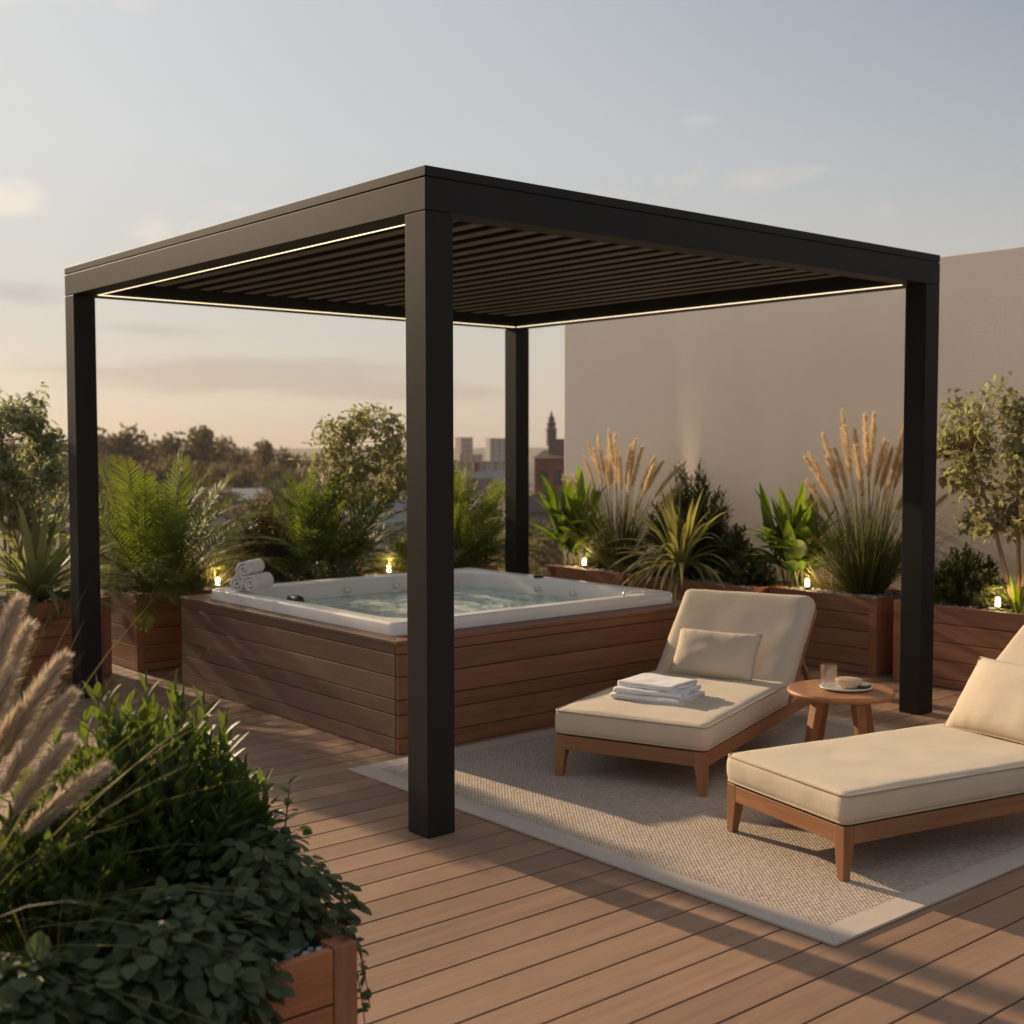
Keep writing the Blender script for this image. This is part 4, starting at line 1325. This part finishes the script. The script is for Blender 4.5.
def far_tree_protos():
    out = []
    for k in range(5):
        t = thing('distant_tree', 'x', 'tree', (0, 0, 0), 0, 'far trees along the skyline')
        ms = MB(); ms.tube([(0, 0, 0), (U(-.2, .2), U(-.2, .2), 5), (U(-.4, .4), U(-.4, .4), 10)], [.35, .26, .1], 6)
        ml = MB(); n = 30 + 4 * k
        wide = (3.4, 2.6, 4.2, 3.0, 2.1)[k]
        for c in range(n):
            az = U(0, 6.283); u = rnd.random()
            zc = 4.0 + 10.5 * u
            rr = wide * (math.sin(math.pi * (.12 + .84 * u)) ** .7) * math.sqrt(rnd.random())
            cc = V((math.cos(az) * rr, math.sin(az) * rr, zc))
            ms.tube([(0, 0, min(zc - 1.0, 9.5)), cc], [.09, .03], 3, False)
            tone = rnd.random()
            for j in range(34):
                q = V((U(-1, 1), U(-1, 1), U(-1, 1)))
                if q.length > 1: q.normalize()
                ml.var = min(1, max(0, tone * .6 + .4 * rnd.random()))
                ml.blade(cc + q * U(.7, 1.25), V((U(-1, 1), U(-1, 1), U(-1, 1))), U(.35, .6), .35, .2, 1, oval if False else (lambda s_: .8), None, U(-1.5, 1.5))
        ms.build('trunk', M['twig'], t); ml.build('crown', M['far_leaf'], t)
        out.append(t)
    return out
protos = far_tree_protos()
def copy_tree(r):
    c = r.copy(); COL.objects.link(c)
    for ch in list(r.children):
        d = ch.copy(); COL.objects.link(d); d.parent = c
    return c
used = set()
# skyline trees: picture column, distance, picture row of the top
row = [(98, 150, 428, 0), (113, 158, 432, 1), (129, 150, 428, 3), (146, 165, 444, 2), (157, 150, 432, 1), (168, 175, 440, 3), (179, 150, 432, 0), (192, 168, 440, 2), (202, 150, 428, 4), (214, 152, 430, 1),
       (226, 160, 437, 2), (240, 172, 449, 0), (253, 180, 452, 2), (265, 160, 442, 4), (285, 165, 449, 3), (301, 175, 455, 0), (318, 178, 455, 2), (335, 180, 456, 0),
       (90, 130, 450, 2), (120, 128, 455, 0), (150, 126, 460, 2), (172, 124, 458, 3), (196, 128, 460, 0), (222, 130, 462, 2), (246, 126, 466, 3), (275, 132, 464, 2), (300, 130, 468, 0),
       (330, 138, 466, 2), (60, 150, 436, 0), (40, 155, 440, 2), (15, 150, 438, 3), (355, 185, 458, 2), (380, 190, 460, 0), (405, 190, 461, 3),
       (455, 150, 476, 2), (475, 155, 474, 0), (498, 150, 476, 2), (520, 140, 480, 3), (466, 120, 492, 0), (490, 115, 494, 2),
       (205, 100, 492, 2), (218, 108, 484, 0), (262, 104, 492, 3), (280, 98, 488, 2), (243, 92, 502, 0), (190, 96, 486, 0), (310, 95, 484, 2), (150, 100, 480, 0), (120, 100, 478, 2), (228, 86, 520, 2),
       (540, 110, 500, 0), (552, 118, 496, 2), (530, 70, 520, 2), (548, 66, 530, 0), (505, 100, 490, 0)]
words = ['tall narrow', 'broad', 'loose', 'rounded', 'slender']
for i, (px, dist, py, k) in enumerate(row):
    if k in used: t = copy_tree(protos[k])
    else: t = protos[k]; used.add(k)
    P, a = polar(px, dist)
    H = ztop(py, dist) - GZ
    s = H / 15.2
    t.location = P; t.rotation_euler = (0, 0, U(0, 6.28)); sx = s * U(.95, 1.25); t.scale = (sx, sx, s)
    t['label'] = 'far off brown green tree in the blurred tree line beyond the terrace'
    t['group'] = 'far trees along the skyline'

def house(label, px, dist, w, d, ztop_, rise, wall, roof, rot=0.0, win=3, floors=2, flat=False, group='blurred houses below the skyline', name='house', cat='house'):
    P, a = polar(px, dist)
    t = thing(name, label, cat, P, a + math.pi / 2 + rot, group)
    h = ztop_ - GZ - (0 if flat else rise)
    mb = MB(); mb.box(-w / 2, w / 2, -d / 2, d / 2, 0, h); mb.build('wall', M[wall], t)
    mb = MB(); e = .4
    if flat:
        mb.box(-w / 2 - .2, w / 2 + .2, -d / 2 - .2, d / 2 + .2, h, h + .35)
    else:
        mb.add([V(q) for q in ((-w / 2 - e, -d / 2 - e, h), (w / 2 + e, -d / 2 - e, h), (w / 2 + e, d / 2 + e, h), (-w / 2 - e, d / 2 + e, h), (-w / 2 - e, 0, h + rise), (w / 2 + e, 0, h + rise))],
               [(0, 1, 5, 4), (2, 3, 4, 5), (0, 4, 3), (1, 2, 5), (3, 2, 1, 0)])
    rf = mb.build('roof', M[roof], t)
    if not flat:
        mb = MB(); mb.box(w * .22, w * .22 + .7, -.35, .35, h + rise * .4, h + rise + .9); mb.build('chimney', M['city_brick'], rf)
    # windows on both long faces
    nf = min(floors, 7)
    for f in range(nf):
        z = h - (f + 1) * (h / max(floors, 1) if floors > 2 else 3.0) + .9
        if z < .5: break
        for k in range(win):
            x = -w / 2 + w * (k + .5) / win
            mb = MB(); mb.box(x - .5, x + .5, d / 2 - .02, d / 2 + .03, z, z + 1.3)
            mb.build('window', M['city_glass'], t)
    return t
house('blurred low house with a white roof seen right of the palm', 236, 120, 4.2, 5, ztop(487, 120), 1.0, 'city_wall', 'city_white')
house('blurred low house with a pale roof above the bronze shrub', 252, 135, 4.0, 5, ztop(482, 135), .9, 'city_wall', 'city_white', .3)
house('blurred grey house low between palm and bronze shrub', 224, 100, 3.6, 5, ztop(510, 100), 1.0, 'city_conc', 'city_conc', -.2)
house('blurred dark roofed house seen over the ferny bush', 345, 112, 7, 7, ztop(482, 112), 1.8, 'city_wall', 'city_dark', .2)
house('blurred pale house seen under the pale small tree', 392, 95, 6, 6, ztop(500, 95), 1.5, 'city_white', 'city_conc', .1)
house('blurred white house seen between the front and back posts', 490, 150, 6, 7, ztop(470, 150), 1.5, 'city_white', 'city_conc', .15)
house('blurred brown roofed house left of the white one between the posts', 464, 120, 5, 6, ztop(478, 120), 1.6, 'city_wall', 'city_dark', -.2)
house('blurred low brown roofed house below the red brick building', 534, 95, 4, 5, ztop(494, 95), 1.2, 'city_wall', 'city_dark', .2)
house('hazy purplish office block just right of the front pergola post', 464, 620, 6, 10, ztop(438, 620), 0, 'city_stone', 'city_stone', .3, 3, 6, True, 'far tower blocks', 'tower_block', 'building')
house('lower hazy block beside the purplish office block', 470, 600, 11, 10, ztop(455, 600), 0, 'city_stone', 'city_stone', .1, 4, 5, True, 'far tower blocks', 'tower_block', 'building')
house('hazy grey concrete tower block left of the back pergola post', 500, 560, 11, 10, ztop(439, 560), 0, 'city_conc', 'city_conc', .2, 4, 7, True, 'far tower blocks', 'tower_block', 'building')
house('long low blurred block under the hazy towers', 478, 420, 22, 10, ztop(462, 420), 0, 'city_wall', 'city_dark', .05, 6, 4, True, 'far tower blocks', 'tower_block', 'building')

def brick_hall():
    D = 150.0
    P, a = polar(556, D)
    t = thing('brick_building', 'blurred red brick building with a stepped dark spire beside the wall edge', 'building', P, a + math.pi / 2)
    k = D / FPX
    def Z(py): return CZ + D * (443.3 - py) / FPX - GZ
    mb = MB(); mb.box(-4.4, 2.5, -4, 4, 0, Z(458)); mb.build('wall', M['city_brick'], t)
    rf = MB()
    rf.add([V(q) for q in ((-4.7, -4.3, Z(458)), (2.8, -4.3, Z(458)), (2.8, 4.3, Z(458)), (-4.7, 4.3, Z(458)), (-3.0, 0, Z(450)), (1.4, 0, Z(450)))], [(0, 1, 5, 4), (2, 3, 4, 5), (0, 4, 3), (1, 2, 5), (3, 2, 1, 0)])
    rf.build('roof', M['city_dark'], t)
    mb = MB(); mb.box(-4.0, .9, -2.0, 2.0, Z(458), Z(439)); mb.build('upper_storey', M['city_stone'], t)
    sp = MB(); T_ = Matrix.Translation((.55, 0, 0))
    for r_, p0, p1 in ((.62, 446, 430), (.5, 430, 424), (.36, 424, 419)):
        sp.lathe([(r_, Z(p0)), (r_, Z(p1)), (r_ * 1.3, Z(p1) + .02), (r_ * .8, Z(p1) + .25)], 8, T_)
    sp.lathe([(.30, Z(419)), (.04, Z(411))], 8, T_)
    sp.build('spire', M['city_stone'], t)
    for f in range(3):
        for j in range(4):
            x = -3.4 + j * 1.6; z = Z(470) - f * 3.2
            mb = MB(); mb.box(x - .5, x + .5, 3.98, 4.04, z - 1.6, z); mb.build('window', M['city_glass'], t)
brick_hall()

mb = MB(); mb.box(-700, 700, -700, 700, GZ - 2.5, 26.0)
hz = mb.build('haze', M['seam']); hz['kind'] = 'stuff'
hm = bpy.data.materials.new('evening_haze'); hm.use_nodes = True
ht = NT(hm.node_tree); ht.n.clear()
ho = ht.new('ShaderNodeOutputMaterial'); hv = ht.n.new('ShaderNodeVolumePrincipled')
hv.inputs['Color'].default_value = (.95, .93, .92, 1); hv.inputs['Density'].default_value = .0002; hv.inputs['Anisotropy'].default_value = .3
ht.link(hv.outputs[0], ho.inputs['Volume'])
hz.data.materials.clear(); hz.data.materials.append(hm)
